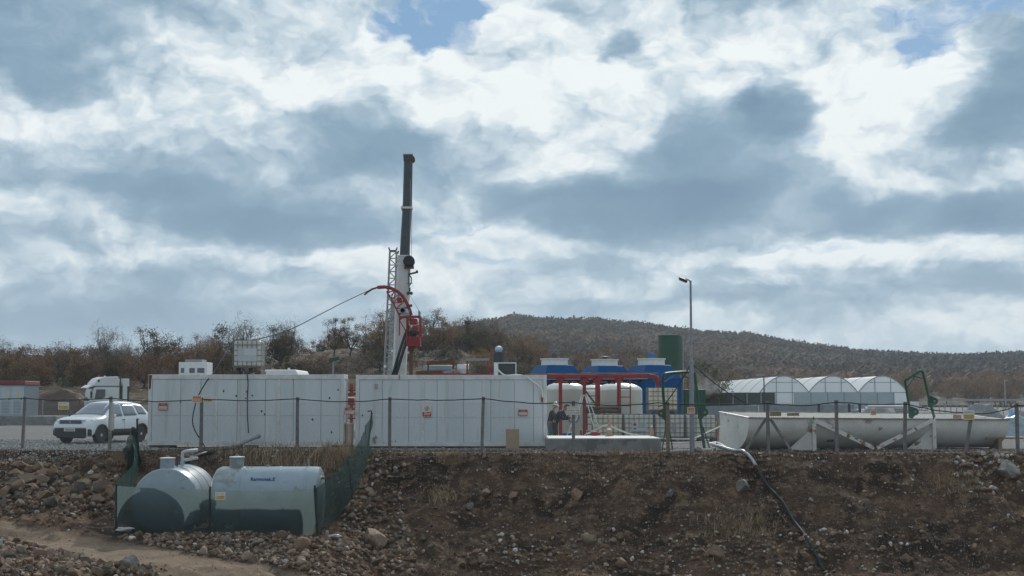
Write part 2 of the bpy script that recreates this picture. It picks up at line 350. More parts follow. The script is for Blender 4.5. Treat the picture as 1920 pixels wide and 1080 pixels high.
# ---------------------------------------------------------------- loose stone and litter on the bank
def attr_mat(name,rough=.9,spec=.2,mott=.5,ns=30,transl=0):
    m=bpy.data.materials.new(name); m.use_nodes=True; T=NT(m.node_tree); T.n.clear(); b=P4(T)
    at=T.N('ShaderNodeAttribute',attribute_name='col'); tc=T.N('ShaderNodeTexCoord')
    c=T.mix(T.noise(tc.outputs['Object'],ns,4,.6),T.mix(1,at.outputs['Color'],(1-mott,)*3,'MULTIPLY'),T.mix(1,at.outputs['Color'],(1+mott,)*3,'MULTIPLY'))
    T.L(c,b.inputs['Base Color']); b.inputs['Roughness'].default_value=rough; b.inputs['Specular IOR Level'].default_value=spec
    return m
ico=[]
import bmesh
def icos(sub):
    bm=bmesh.new(); bmesh.ops.create_icosphere(bm,subdivisions=sub,radius=1); v=np.array([x.co[:] for x in bm.verts]); f=np.array([[a.index for a in p.verts] for p in bm.faces]); bm.free(); return v,f
def rockshape(sub,seed,ang=5,am=.22):
    v,f=icos(sub); r=random.Random(seed); v=v.copy()
    for _ in range(ang):
        n=Vector((r.uniform(-1,1),r.uniform(-1,1),r.uniform(-.8,1))).normalized(); d=r.uniform(.42,.82); n=np.array(n); s=v@n; k=np.clip(s-d,0,None); v-=np.outer(k*.95,n)
    for i in range(len(v)):
        p=Vector(v[i]); v[i]*=1+am*noise.noise(p*1.3+Vector((seed,0,0)))+am*.35*noise.noise(p*4+Vector((0,seed,0)))
    v*=np.array([1,r.uniform(.65,.9),r.uniform(.5,.8)]); return v,f
SMALL=[rockshape(1,50+i,3,.3) for i in range(8)]
def rotm(r):
    a=Vector((r.gauss(0,1),r.gauss(0,1),r.gauss(0,1))).normalized(); return np.array(Matrix.Rotation(r.uniform(0,6.28),3,a))
PAL=[(.22,.145,.10),(.17,.11,.075),(.25,.18,.13),(.13,.095,.07),(.28,.20,.14),(.15,.125,.105),(.20,.12,.08),(.30,.25,.21)]
VV=[];FF=[];CC=[];k=0
SZ={'l':0}
def scatter_stones(n,box,smin,smax,white=.06,pw=2.2,dens=None):
    global k
    for _ in range(n):
        px=rnd.uniform(box[0],box[2]); py=rnd.uniform(box[1],box[3])
        if dens and not dens(px,py): continue
        p=ground_hit(px,py); s=smin+(smax-smin)*rnd.random()**pw; v,f=SMALL[rnd.randrange(8)]
        v=(v*s)@rotm(rnd).T+np.array([p.x,p.y,p.z+s*.15]); VV.append(v); FF.append(f+k); k+=len(v)
        c=np.array((.52,.50,.47) if rnd.random()<white else PAL[rnd.randrange(8)])*rnd.uniform(.55,1.15); CC.append(np.tile(c,(len(v),1)))
nt=lambda px,py: not(215<px<620 and 860<py<1003)
scatter_stones(4200,(620,850,1930,1085),.012,.055,.08,2.4)
scatter_stones(900,(900,1000,1700,1085),.03,.11,.08,2.0)
scatter_stones(1500,(-10,850,700,1085),.02,.10,.05,1.8,lambda x,y: nt(x,y) and ((x>600 or y<976+x*.172) or y>1006+x*.235))
scatter_stones(500,(-10,965,560,1085),.012,.035,.1,2)
scatter_stones(500,(640,850,760,1000),.03,.12,.05,1.6)
scatter_stones(260,(1790,850,1925,930),.04,.14,.2,1.6)
ron=lambda x,y: (x>600 or y<976+x*.172) or y>1006+x*.235
scatter_stones(1900,(215,1001,780,1085),.04,.12,.04,1.7,ron)
scatter_stones(900,(-10,872,228,968),.04,.13,.03,1.7)
scatter_stones(900,(-10,1010,260,1085),.04,.13,.03,1.7,lambda x,y:y>1008+x*.235)
scatter_stones(900,(700,855,1930,1085),.035,.10,.06,2.0)
scatter_stones(900,(690,846,1930,862),.02,.07,.08,2.0)
tag(npmesh('loose_stones',np.vstack(VV),np.vstack(FF),attr_mat('stone_chips',.85),False,attr=np.vstack(CC)),'small stones and white chips strewn over the brown earth bank','stones',kind='stuff')
VV=[];FF=[];CC=[];k=0
PAL_=PAL; PAL=[(.24,.245,.24),(.30,.30,.29),(.18,.185,.18),(.36,.355,.34)]*2
for _ in range(5200):
    Y=49+13*rnd.random()**1.5; X=X_(rnd.uniform(-40,300),Y); s_=rnd.uniform(.018,.05); v,f=SMALL[rnd.randrange(8)]; v=(v*s_)@rotm(rnd).T+np.array([X,Y,H(X,Y)+s_*.2]); VV.append(v); FF.append(f+k); k+=len(v); CC.append(np.tile(np.array(PAL[rnd.randrange(8)])*rnd.uniform(.6,1.3),(len(v),1)))
for _ in range(2600):
    X=rnd.uniform(-13,17); Y=47.6+3.4*rnd.random(); s_=rnd.uniform(.015,.05)*(1 if rnd.random()<.95 else 1.8); v,f=SMALL[rnd.randrange(8)]; v=(v*s_)@rotm(rnd).T+np.array([X,Y,H(X,Y)+s_*.2]); VV.append(v); FF.append(f+k); k+=len(v); CC.append(np.tile(np.array(PAL_[rnd.randrange(8)] if rnd.random()<.5 else PAL[rnd.randrange(8)])*rnd.uniform(.5,1.1),(len(v),1)))
tag(npmesh('pad_gravel',np.vstack(VV),np.vstack(FF),MATS.get('x') or attr_mat('gravel_chips',.85),False,attr=np.vstack(CC)),'coarse grey gravel spread over the yard','gravel',kind='stuff'); PAL=PAL_
# dry grass
def blades(n,box,hmin,hmax,cols,clump=0,dens=None,w=.008):
    V=[];C=[]
    for _ in range(n):
        if clump: 
            cx,cy,cr=clump; px=rnd.gauss(cx,cr); py=rnd.gauss(cy,cr*.45)
        else: px=rnd.uniform(box[0],box[2]); py=rnd.uniform(box[1],box[3])
        if dens and not dens(px,py): continue
        p=ground_hit(px,py)
        for _ in range(3):
            h=rnd.uniform(hmin,hmax); a=rnd.uniform(0,6.28); l=rnd.uniform(.2,1.2)*h; q=p+Vector((rnd.uniform(-.05,.05),rnd.uniform(-.05,.05),-.01))
            tip=q+Vector((math.cos(a)*l,math.sin(a)*l,h)); s=Vector((math.cos(a+1.6),math.sin(a+1.6)*.4,0))*w
            mid=q.lerp(tip,.5)+Vector((0,0,h*.12)); V+= [q-s,q+s,mid+s*.7,mid-s*.7, mid-s*.7,mid+s*.7,tip+s*.15,tip-s*.15]
            c=np.array(cols[rnd.randrange(len(cols))])*rnd.uniform(.6,1.3); C.append(np.tile(c,(8,1)))
    return np.array(V),np.vstack(C)
GR=[(.20,.15,.10),(.27,.21,.145),(.14,.11,.08),(.33,.27,.20),(.10,.085,.06)]
gm=attr_mat('dry_grass',.8,.2,.3,10)
def mkgrass(name,parts,label,cat='dry grass',kind='stuff',group=None):
    V=np.vstack([p[0] for p in parts]); C=np.vstack([p[1] for p in parts]); o=V.mean(0); o[2]=V[:,2].min()
    return tag(npmesh(name,V-o,np.arange(len(V)).reshape(-1,4),gm,False,attr=C,loc=tuple(o)),label,cat,group,kind)
dn=lambda px,py: N2(px*.02,py*.05,1,2)>-.15
mkgrass('dry_grass',[blades(2600,(640,850,1930,1085),.02,.11,GR,dens=dn),blades(420,(640,846,1930,862),.03,.16,GR),blades(1700,(960,846,1480,905),.03,.11,[(.30,.22,.15),(.36,.28,.20),(.22,.165,.115)]),blades(260,(-5,845,240,900),.03,.14,GR),blades(300,(270,846,640,885),.04,.2,GR)],'thin dry grass and litter growing over the brown bank')
for (x,y,r_,n,h,lab) in [(525,862,60,420,.45,'tall dry brown grass on the bank behind the grey tanks'),(635,862,22,200,.5,'tall dry grass beside the top of the green net slope'),(848,868,11,200,.26,'straw coloured grass tuft below the second container wall'),(825,935,14,160,.25,'brown grass tuft halfway down the bank left of middle'),
  (1160,838,26,160,.14,'low dry tuft at the foot of the concrete slab'),(1395,990,34,260,.26,'pale matted grass tuft low on the bank by the black pipe'),(1800,915,22,200,.22,'pale grass tuft on the bank below the trough end'),(1215,845,18,100,.12,'small dry tuft at the right corner of the slab'),(130,885,30,140,.18,'dry tuft among the rocks left of the green net')]:
    mkgrass('grass_tuft',[blades(n,None,h*.5,h,[(.30,.215,.135),(.24,.17,.11),(.36,.28,.19)],clump=(x,y,r_))],lab,'grass tuft',kind=None,group='dry grass tufts on the bank')
# ---------------------------------------------------------------- boulders
BR=[]
rockm=[M('brown_rock_%d'%i,c,tuple(a*.6 for a in c),9,.9,bump=.5,bscale=16,c3=tuple(min(1,a*1.4) for a in c),s3=2.5,t3=.6,rand=.5) for i,c in enumerate([(.225,.145,.10),(.17,.115,.08),(.27,.20,.145),(.15,.125,.105)])]
greym=M('grey_rock',(.22,.205,.185),(.13,.12,.11),6,.85,bump=.4,rand=.4)
for i in range(10):
    v,f=rockshape(3,10+i,5+i,.14+.02*(i%4)); BR.append(npmesh('boulder_source',v,f,None,False)); 
RG='stones and boulders on the bank'
used=set()
def boulder(px,py,wpx,label=None,mat=None,group=None,i=None,sc=(1,1,1),name='boulder'):
    p=ground_hit(px,py); s=wpx/2*p.y/FPX; i=rnd.randrange(10) if i is None else i
    src=BR[i]
    mt=mat or rockm[rnd.randrange(4)]; key=(i,mt.name)
    if key not in MESHK:
        me=src.data.copy(); me.name='boulder'; me.materials.append(mt); MESHK[key]=me
    o=bpy.data.objects.new(name,MESHK[key]); COL.objects.link(o); o.location=p+Vector((0,0,s*.22)); o.scale=(s*sc[0],s*sc[1],s*sc[2]); o.rotation_euler=(rnd.uniform(-.5,.5),rnd.uniform(-.5,.5),rnd.uniform(0,6.28))
    if label and label.startswith('~'): label=('large ' if wpx>26 else 'middling ' if wpx>17 else 'small ')+{'brown_rock_0':'reddish brown','brown_rock_1':'dark brown','brown_rock_2':'tan','brown_rock_3':'grey brown'}.get(mt.name,'grey')+label[1:]
    return tag(o,label,'rock' if wpx>30 else 'stone',group)
MESHK={}
pal=greym
for a in [(700,1022,66,'biggest brown boulder, half buried at the bottom edge right of the net',rockm[2]),(908,862,15,'small white stone just below the second container',greym),(911,930,28,'rounded tan stone in the middle of the bank',rockm[2]),(962,934,26,'oval brown stone right of a rounded tan stone',rockm[0]),
 (1082,933,40,'flat reddish brown slab lying on the bank',rockm[0]),(1106,1018,38,'tan upright boulder low on the bank',rockm[2]),(1256,940,22,'pale grey angular stone in the bank',greym),(1395,925,42,'flat light grey rock beside the black pipe',greym),(1342,1048,48,'long brown boulder at the bottom edge beside the pipe',rockm[1]),
 (1885,888,58,'large grey boulder with a white crest beside the gully',greym),(190,918,46,'grey blue boulder in the left rock heap',rockm[3]),(85,935,44,'reddish angular boulder in the left rock heap',rockm[0]),(165,882,64,'big square brown block set in the left bank',rockm[1]),(48,905,44,'rounded boulder at the top of the left rock heap',rockm[2]),
 (245,1068,52,'sharp grey boulder with pale top at the bottom edge',greym),(425,1016,26,'white round stone below the green net',greym),(426,1040,26,'tan round stone under a white round stone',rockm[2]),(560,1030,44,'brown block below the green net corner',rockm[0]),(38,884,40,'broad brown boulder at the left edge of the bank',rockm[0]),
 (1165,1062,40,'brown stone with a white flake at the bottom edge',rockm[0]),(1310,848,26,'grey stone lying next to the lamp post foot',greym),(905,1055,34,'tall brown stone at the bottom middle edge',rockm[1]),(1700,1055,30,'brown stone low on the right part of the bank',rockm[1]),(880,955,22,'dark flat stone in the middle of the bank',rockm[3])]:
    boulder(a[0],a[1],a[2],a[3],a[4],RG)
def heap(n,box,s0,s1,label,group,dens=None,mats=None):
    c=0
    while c<n:
        px=rnd.uniform(box[0],box[2]); py=rnd.uniform(box[1],box[3])
        if dens and not dens(px,py): continue
        boulder(px,py,s0+(s1-s0)*rnd.random()**1.6,label,(mats or rockm)[rnd.randrange(len(mats or rockm))],group); c+=1
heap(62,(-10,875,225,965),12,42,'~ stone in the rock heap left of the green net','rocks heaped left of the net',lambda x,y:y>868+x*.05 and y<960+x*.1)
heap(64,(-10,1010,240,1085),14,40,'~ stone in the pile below the dirt track','rocks piled below the dirt track',lambda x,y:y>1010+x*.235)
heap(100,(225,1004,720,1085),9,30,'~ stone in the rubble strip below the green net','rubble below the green net',lambda x,y:y>1004 and (x>600 or y<974+x*.172))
heap(34,(640,860,700,1000),9,22,'~ stone along the foot of the sloping net','stones beside the sloping net',lambda x,y:abs(x-(735-(y-850)*.62))<26)
heap(38,(700,1015,1560,1085),9,26,'~ stone near the bottom edge of the bank','stones low on the bank')
for b in BR: bpy.data.objects.remove(b)
# ---------------------------------------------------------------- trees
def treegen(seed,h,wid,bot,ncl,crad,nleaf,leafs,thin=0,el=1.0):
    # trunk forks into limbs, each limb ends in a cloud of leaves or twigs
    r=random.Random(seed); mb=MB(); zc=h*(bot+1)/2; rz=h*(1-bot)/2*.92; cl=[]
    fork=Vector((r.gauss(0,.03)*h,r.gauss(0,.03)*h,h*max(.12,bot*.95))); mb.tube([(0,0,-.2),tuple(fork*.5+Vector((.03*h*r.gauss(0,1),0,0))),tuple(fork)],[h*.032,h*.026,h*.02],7,False)
    main=[]
    for i in range(5):
        a=6.28*i/5+r.uniform(-.5,.5); q=fork+Vector((math.cos(a)*wid*.32*h,math.sin(a)*wid*.32*h,h*r.uniform(.18,.38)))*(1-bot*.6); mb.tube(crom([fork,fork.lerp(q,.5)+Vector((r.gauss(0,.03),r.gauss(0,.03),.02))*h,q],3),[h*.016]*3+[h*.011]*3+[h*.007],5,False); main.append(q)
    while len(cl)<ncl:
        d=Vector((r.gauss(0,1),r.gauss(0,1),r.gauss(0,.9))).normalized()*(r.random()**.45); c=Vector((d.x*wid*h*.5,d.y*wid*h*.5,zc+d.z*rz)); c.x+=.10*h*noise.noise(c*1.1+Vector((seed,0,0))); c.z+=.16*h*noise.noise(c*.8+Vector((0,seed,0)))
        if c.z<h*bot*.8 and bot>0: continue
        cl.append(c); m0=min(main,key=lambda q:(q-c).length); 
        mb.tube([tuple(m0),tuple(m0.lerp(c,.55)+Vector((r.gauss(0,.02),r.gauss(0,.02),-.01))*h),tuple(c)],[h*.006,h*.0045,h*.0025],3,False)
        for _ in range(3): e=c+Vector((r.gauss(0,1),r.gauss(0,1),r.gauss(.3,.8))).normalized()*crad*h*1.1; mb.tube([tuple(c),tuple(e)],[h*.0025,h*.001],3,False)
    V=[];C=[]
    for c in cl:
        cb=r.uniform(.7,1.3); cr=crad*h*r.uniform(.6,1.25)
        for _ in range(int(nleaf/ncl*r.uniform(.5,1.5))):
            d=Vector((r.gauss(0,.55),r.gauss(0,.55),r.gauss(0,.45)*el)); p=c+d*cr; s=leafs*r.uniform(.6,1.3)
            a=Vector((r.gauss(0,1),r.gauss(0,1),r.gauss(0,1)+thin*1.5)).normalized()*s*(1+thin*2.2); b=a.orthogonal().normalized()*s*(r.uniform(.5,.9) if not thin else .16); b.rotate(Matrix.Rotation(r.uniform(0,6.28),3,a))
            V+=[p-a,p+b,p+a,p-b]; C.append(np.tile(np.array([cb*r.uniform(.6,1.35)]*3),(4,1)))
    return mb,np.array(V),np.vstack(C)
def leafmat(name,c,rand=.5):
    m=bpy.data.materials.new(name); m.use_nodes=True; T=NT(m.node_tree); T.n.clear(); b=P4(T); at=T.N('ShaderNodeAttribute',attribute_name='col'); oi=T.N('ShaderNodeObjectInfo')
    hs=T.N('ShaderNodeHueSaturation'); T.L(T.mix(1,at.outputs['Color'],c,'MULTIPLY'),hs.inputs['Color']); T.L(T.math('MULTIPLY_ADD',oi.outputs['Random'],rand,1-rand/2),hs.inputs['Value']); T.L(T.math('MULTIPLY_ADD',oi.outputs['Random'],.025,.488),hs.inputs['Hue'])
    T.L(hs.outputs[0],b.inputs['Base Color']); b.inputs['Roughness'].default_value=.8; b.inputs['Specular IOR Level'].default_value=.2
    tr=T.N('ShaderNodeBsdfTranslucent'); T.L(hs.outputs[0],tr.inputs[0]); mx=T.N('ShaderNodeMixShader'); mx.inputs[0].default_value=.25; T.L(b.outputs[0],mx.inputs[1]); T.L(tr.outputs[0],mx.inputs[2]); T.L(mx.outputs[0],T.n['Material Output'].inputs[0]); return m
bark=M('grey_bark',(.085,.072,.06),(.05,.042,.036),8,.9)
LM={'brown':leafmat('brown_oak_leaves',(.15,.09,.054)),'orange':leafmat('orange_brown_leaves',(.225,.13,.062)),'dark':leafmat('dark_olive_leaves',(.075,.062,.035)),'grey':leafmat('grey_twigs',(.13,.105,.085)),'green':leafmat('dark_green_leaves',(.03,.045,.025))}
KIND={'tall':(3,5.5,.55,.22,30,.085,2600,.052),'bushy':(5,4.3,1.0,.06,44,.12,4200,.053),'round':(9,4.6,.80,.12,52,.105,5200,.054),'bare':(12,5.6,.7,.18,34,.13,1300,.075,1),'airy':(17,5.3,.75,.2,28,.09,2000,.050),'shrub':(21,2.1,1.6,.0,26,.22,1700,.05)}
TM={}
def tree(kind,leaf,X,Y,s,label,group,rz=None,sx=1,name='oak_tree',z=None):
    key=(kind,leaf)
    if key not in TM:
        a=KIND[kind]; mb,V,C=treegen(*a); t=mb.build('trunk',bark); c=npmesh('crown',V,np.arange(len(V)).reshape(-1,4),LM[leaf],False,attr=C)
        TM[key]=(t.data,c.data); bpy.data.objects.remove(t); bpy.data.objects.remove(c)
    r_=bpy.data.objects.new(name,None); COL.objects.link(r_); r_.location=(X,Y,(H(X,Y) if z is None else z)-.05); r_.scale=(s*sx,s*sx,s); r_.rotation_euler=(0,0,rnd.uniform(0,6.28) if rz is None else rz)
    tag(r_,label,'tree' if kind!='shrub' else 'bush',group)
    for n_,me in (('trunk',TM[key][0]),('crown',TM[key][1])):
        o=bpy.data.objects.new(n_,me); COL.objects.link(o); o.parent=r_
    return r_
def treepx(kind,leaf,px,ytop,Y,label,group=None,sx=1,**k):
    X=X_(px,Y); z0=H(X,Y); hh=Z_(ytop,Y)-z0; s=hh/{'tall':5.5,'bushy':4.3,'round':4.6,'bare':5.6,'airy':5.3,'shrub':2.1}[kind]; return tree(kind,leaf,X,Y,max(.25,s),label,group,sx=sx,**k)
G1='oaks on the rocky rise behind the site'
for a in [('round','dark',434,602,150,'dark rounded oak standing above the white cube tank'),('round','orange',50,640,142,'orange brown oak at the left edge of the photo'),('tall','brown',2,648,146,'brown oak cut by the left edge of the photo'),('bare','grey',85,668,150,'small bare grey tree right of the orange oak'),
 ('airy','brown',128,656,150,'thin crowned tree above the red roofed cabinets'),('bare','grey',200,636,150,'tall bare tree above the truck cab'),('bare','grey',232,638,155,'twiggy bare tree just right of the truck cab'),('round','dark',302,612,158,'tall dark oak left of the white cabin'),('bare','grey',388,622,165,'thin grey tree left of the dark rounded oak'),
 ('airy','dark',540,618,165,'airy dark oak right of the white cube tank'),('tall','dark',628,590,160,'tall dark oak, left one of the pair beside the mast'),('tall','dark',657,588,162,'tall dark oak, right one of the pair beside the mast'),('airy','brown',700,586,168,'airy brown oak directly left of the lattice mast'),('round','grey',800,612,175,'grey brown oak directly right of the red top drive'),
 ('round','grey',872,604,185,'rounded grey oak where the far hill begins'),('tall','dark',920,604,200,'dark oak at the left end of the far hill'),('bushy','orange',985,622,190,'broad orange brown oak left of the first blue tower'),('shrub','orange',912,654,150,'orange brown bush behind the framed radiator'),
 ('bushy','brown',1066,640,235,'dark brown oak above the first blue tower'),('bushy','brown',1168,630,230,'wide round oak above the second blue tower'),('bushy','orange',1118,650,250,'low orange oak between the first two towers'),('round','dark',1328,668,150,'dark brown oak right of the lamp post'),('round','brown',1240,660,250,'brown oak behind the third blue tower')]:
    treepx(*a,group=G1,sx=1.15 if a[0]!='tall' else .9)
for a in [('round','brown',160,648,128,'full brown oak directly left of the truck'),('bushy','orange',268,650,130,'orange brown oak at the left corner of the first cabin'),('round','orange',345,640,134,'orange brown oak directly above the white prefab hut'),('bushy','brown',405,650,136,'brown oak between the prefab hut and the roof tank'),
 ('round','brown',575,634,178,'brown oak right of the airy dark oak'),('bushy','grey',512,640,160,'grey brown oak just right of the roof tank'),('bushy','dark',690,640,150,'dark spreading oak at the left foot of the lattice mast'),('round','orange',845,640,190,'small orange oak between the crane and the far hill')]:
    treepx(*a,group=G1,sx=1.1)
n=0
for i in range(175):
    px=rnd.uniform(-20,860) if i<150 else rnd.uniform(860,1040); Y=rnd.uniform(134,200)
    X=X_(px,Y); pl='left of the truck' if px<150 else 'above the truck and hut' if px<420 else 'right of the roof tank' if px<560 else 'under the pair of tall oaks' if px<700 else 'right of the crane' if px<860 else 'at the left foot of the far hill'
    if 555<px<700 and Y<172: continue
    if 690<px<880 and Y<150: continue
    kd=rnd.choice(['bushy','round','round','airy','bare','round']); lf=rnd.choice(['brown','orange','brown','dark','grey']) if kd!='bare' else 'grey'
    tree(kd,lf,X,Y,(.42+.62*rnd.random()**1.5)*(1.15 if px>700 else 1),{'brown':'brown','orange':'orange brown','dark':'dark olive','grey':'grey twiggy'}[lf]+(' young oak in the thicket ' if kd!='bare' else ' leafless young tree in the thicket ')+pl,'young oaks in the thicket' if kd!='bare' else 'leafless trees in the thicket',sx=1.2)
for i in range(80):
    px=rnd.uniform(-20,1000); Y=rnd.uniform(124,150); X=X_(px,Y)
    if 540<px<690 : Y=rnd.uniform(123,130); X=X_(px,Y)
    lf=rnd.choice(['dark','grey','green','brown']); tree('shrub',lf,X,Y,rnd.uniform(.45,1.0),{'dark':'olive','grey':'grey twiggy','green':'dark green','brown':'brown'}[lf]+' low bush on the rocky cut '+('left of the first cabin' if px<276 else 'behind the first cabin' if px<645 else 'behind the second cabin'),'bushes on the rocky cut',name='bush',sx=1.2)
for i in range(74):
    px=rnd.uniform(1350,2000) ; Y=rnd.uniform(395,460) if px<1700 else rnd.uniform(330,430); X=X_(px,Y)
    tree(rnd.choice(['bushy','round']),rnd.choice(['orange','orange','brown']),X,Y,rnd.uniform(1.1,1.9),'orange brown oak in the tree belt beyond the greenhouses' if px<1700 else 'orange brown oak in the tree belt right of the green hoop','tree belt beyond the greenhouses' if px<1700 else 'tree belt at the right edge')
for i in range(26):
    px=rnd.uniform(1000,1360); Y=rnd.uniform(280,380); X=X_(px,Y)
    tree(rnd.choice(['bushy','round']),rnd.choice(['orange','brown','grey']),X,Y,rnd.uniform(1.2,1.9),'brown oak at the foot of the far hill behind the blue towers','oaks at the foot of the far hill')
# far hill forest: one mass of crowns
def forest():
    r=random.Random(3); T0=[]
    for q in range(6):
        vs_=[]
        for _ in range(30):
            d=Vector((r.gauss(0,1),r.gauss(0,1),abs(r.gauss(0,1))*.8+.1)).normalized()*r.uniform(.6,1.05); s=r.uniform(.14,.30); a=Vector((r.gauss(0,1),r.gauss(0,1),r.gauss(0,1))).normalized()*s; b=a.orthogonal().normalized()*s
            vs_+=[d-a,d+b,d+a,d-b]
        T0.append(np.array(vs_))
    V=[];C=[]
    for i in range(8200):
        Y=420+520*r.random()**.8; px=r.uniform(780,2050); X=X_(px,Y); h=r.uniform(1.9,4.3)*(1 if Y<800 else 1.0); z=H(X,Y,True)
        v=T0[r.randrange(6)]*np.array([h*1.1,h*1.1,h])+np.array([X,Y,z+h*.35]); V.append(v)
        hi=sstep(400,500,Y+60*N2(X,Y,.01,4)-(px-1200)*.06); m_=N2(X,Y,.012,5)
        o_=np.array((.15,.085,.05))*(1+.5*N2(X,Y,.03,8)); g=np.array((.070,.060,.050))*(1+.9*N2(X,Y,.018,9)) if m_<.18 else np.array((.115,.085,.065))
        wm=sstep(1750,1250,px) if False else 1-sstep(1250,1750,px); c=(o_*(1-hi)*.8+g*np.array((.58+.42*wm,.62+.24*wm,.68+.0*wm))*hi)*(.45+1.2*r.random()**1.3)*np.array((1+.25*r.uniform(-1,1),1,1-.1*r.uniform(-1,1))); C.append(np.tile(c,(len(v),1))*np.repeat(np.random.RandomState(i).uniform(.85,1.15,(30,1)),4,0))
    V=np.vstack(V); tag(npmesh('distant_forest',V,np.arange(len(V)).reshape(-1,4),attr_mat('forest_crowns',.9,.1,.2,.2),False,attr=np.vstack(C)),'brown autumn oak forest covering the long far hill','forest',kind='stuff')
forest()

# air between the camera and the far hill
zt_=75; hz=bpy.data.materials.new('haze_air'); hz.use_nodes=True; T=NT(hz.node_tree); T.n.clear(); ou=T.N('ShaderNodeOutputMaterial'); pv=T.N('ShaderNodeVolumePrincipled'); pv.inputs['Color'].default_value=(.72,.82,.92,1); pv.inputs['Density'].default_value=.00021; pv.inputs['Anisotropy'].default_value=.3; T.L(pv.outputs[0],ou.inputs['Volume'])
tag(MB().bx(-2750,2750,-120,3800,-25,zt_).build('haze',hz),kind='stuff')
# ---------------------------------------------------------------- shared finishes
wpaint=M('off_white_panel',(.56,.59,.60),(.50,.535,.55),1.5,.45,bump=.03,bscale=30,c3=(.46,.465,.45),s3=1.6,t3=.60,stretch=(1.6,1.6,.16))
wframe=M('white_steel',(.62,.63,.62),(.47,.48,.47),3,.45,c3=(.30,.22,.16),s3=1.6,t3=.70)
rust=M('rust',(.16,.065,.03),(.08,.035,.02),8,.9,bump=.3)
steel=M('galvanised_steel',(.30,.32,.34),(.22,.24,.26),10,.45,.6)
dark=M('dark_steel',(.035,.04,.045),(.06,.06,.06),6,.6)
black=M('black_rubber',(.018,.019,.021),None,rough=.55)
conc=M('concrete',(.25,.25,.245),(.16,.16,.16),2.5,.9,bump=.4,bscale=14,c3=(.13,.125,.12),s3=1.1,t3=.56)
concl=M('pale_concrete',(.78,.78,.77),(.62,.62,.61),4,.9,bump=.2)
postm=M('weathered_concrete_post',(.21,.20,.19),(.13,.125,.12),7,.9,bump=.3,rand=.3)
wood=M('weathered_wood',(.26,.19,.13),(.17,.12,.08),5,.85,stretch=(1,1,8),bump=.3)
ply=M('plywood',(.36,.25,.16),(.30,.20,.13),3,.8)
redp=M('red_paint',(.30,.028,.030),(.20,.022,.022),4,.5,c3=(.12,.05,.035),s3=2,t3=.62)
greenp=M('green_paint',(.018,.085,.048),(.012,.055,.034),4,.5,c3=(.06,.06,.04),s3=2.5,t3=.66)
bluep=M('blue_grp',(.001,.072,.22),(.001,.060,.19),2,.45,spec=.12,c3=(.008,.07,.18),s3=3,t3=.63)
whitep=M('white_paint',(.72,.73,.73),(.62,.63,.63),4,.4)
greyp=M('grey_paint',(.24,.28,.31),(.21,.245,.27),3,.5)
glassd=M('dark_glass',(.05,.065,.08),None,rough=.08,spec=.9)
poly=M('cream_plastic',(.62,.60,.53),(.55,.53,.46),2,.35)
polyy=M('yellowed_plastic',(.66,.60,.47),(.58,.52,.40),2,.35,c3=(.45,.35,.25),s3=2,t3=.62)
wsheet=M('grey_label',(.42,.46,.48),None,rough=.5)
orng=M('orange_plastic',(.55,.12,.03),None,rough=.5)
signw=M('sign_white',(.62,.60,.55),None,rough=.5); signr=M('sign_red',(.36,.03,.03),None,rough=.5); signy=M('sign_yellow',(.62,.45,.16),None,rough=.5); signo=M('sign_orange',(.52,.24,.12),None,rough=.5); ink=M('sign_ink',(.05,.04,.04),None,rough=.6)
# ---------------------------------------------------------------- lettering
def textmesh(txt,h,bold=0,shear=0):
    c=bpy.data.curves.new('lettering','FONT'); c.body=txt; c.size=h; c.align_x='CENTER'; c.align_y='CENTER'; c.shear=shear; c.offset=bold; c.extrude=.0015; c.resolution_u=3
    o=bpy.data.objects.new('lettering',c); COL.objects.link(o); dg=bpy.context.evaluated_depsgraph_get(); dg.update(); me=bpy.data.meshes.new_from_object(o.evaluated_get(dg)); v=[tuple(x.co) for x in me.vertices]; f=[tuple(p.vertices) for p in me.polygons]
    bpy.data.objects.remove(o); bpy.data.curves.remove(c); return v,f
def letters(mb,txt,h,c,bold=.002,shear=0,wmax=None,ry=0):
    v,f=textmesh(txt,h,bold,shear); 
    if not v: return
    w=max(a[0] for a in v)-min(a[0] for a in v); s=min(1,wmax/w) if wmax else 1
    mb.add([(c[0]+a[0]*s,c[1]-a[2]-.0015,c[2]+a[1]) for a in v],f)
def glyphs(mb,x0,x1,z,h,y,seed):
    # a worn line of print: short uneven upright strokes with bars, too faded to read
    r=random.Random(seed); x=x0
    while x<x1-.012:
        w=r.uniform(.010,.020); 
        if r.random()<.15: x+=w; continue
        mb.bx(x,x+w*.32,y-.003,y-.0005,z-h/2,z+h/2)
        if r.random()<.7: mb.bx(x+w*.32,x+w,y-.003,y-.0005,z+h/2-h*.25,z+h/2)
        if r.random()<.5: mb.bx(x+w*.32,x+w,y-.003,y-.0005,z-h*.1,z+h*.12)
        if r.random()<.5: mb.bx(x+w*.7,x+w,y-.003,y-.0005,z-h/2,z-h*.1)
        x+=w+.008
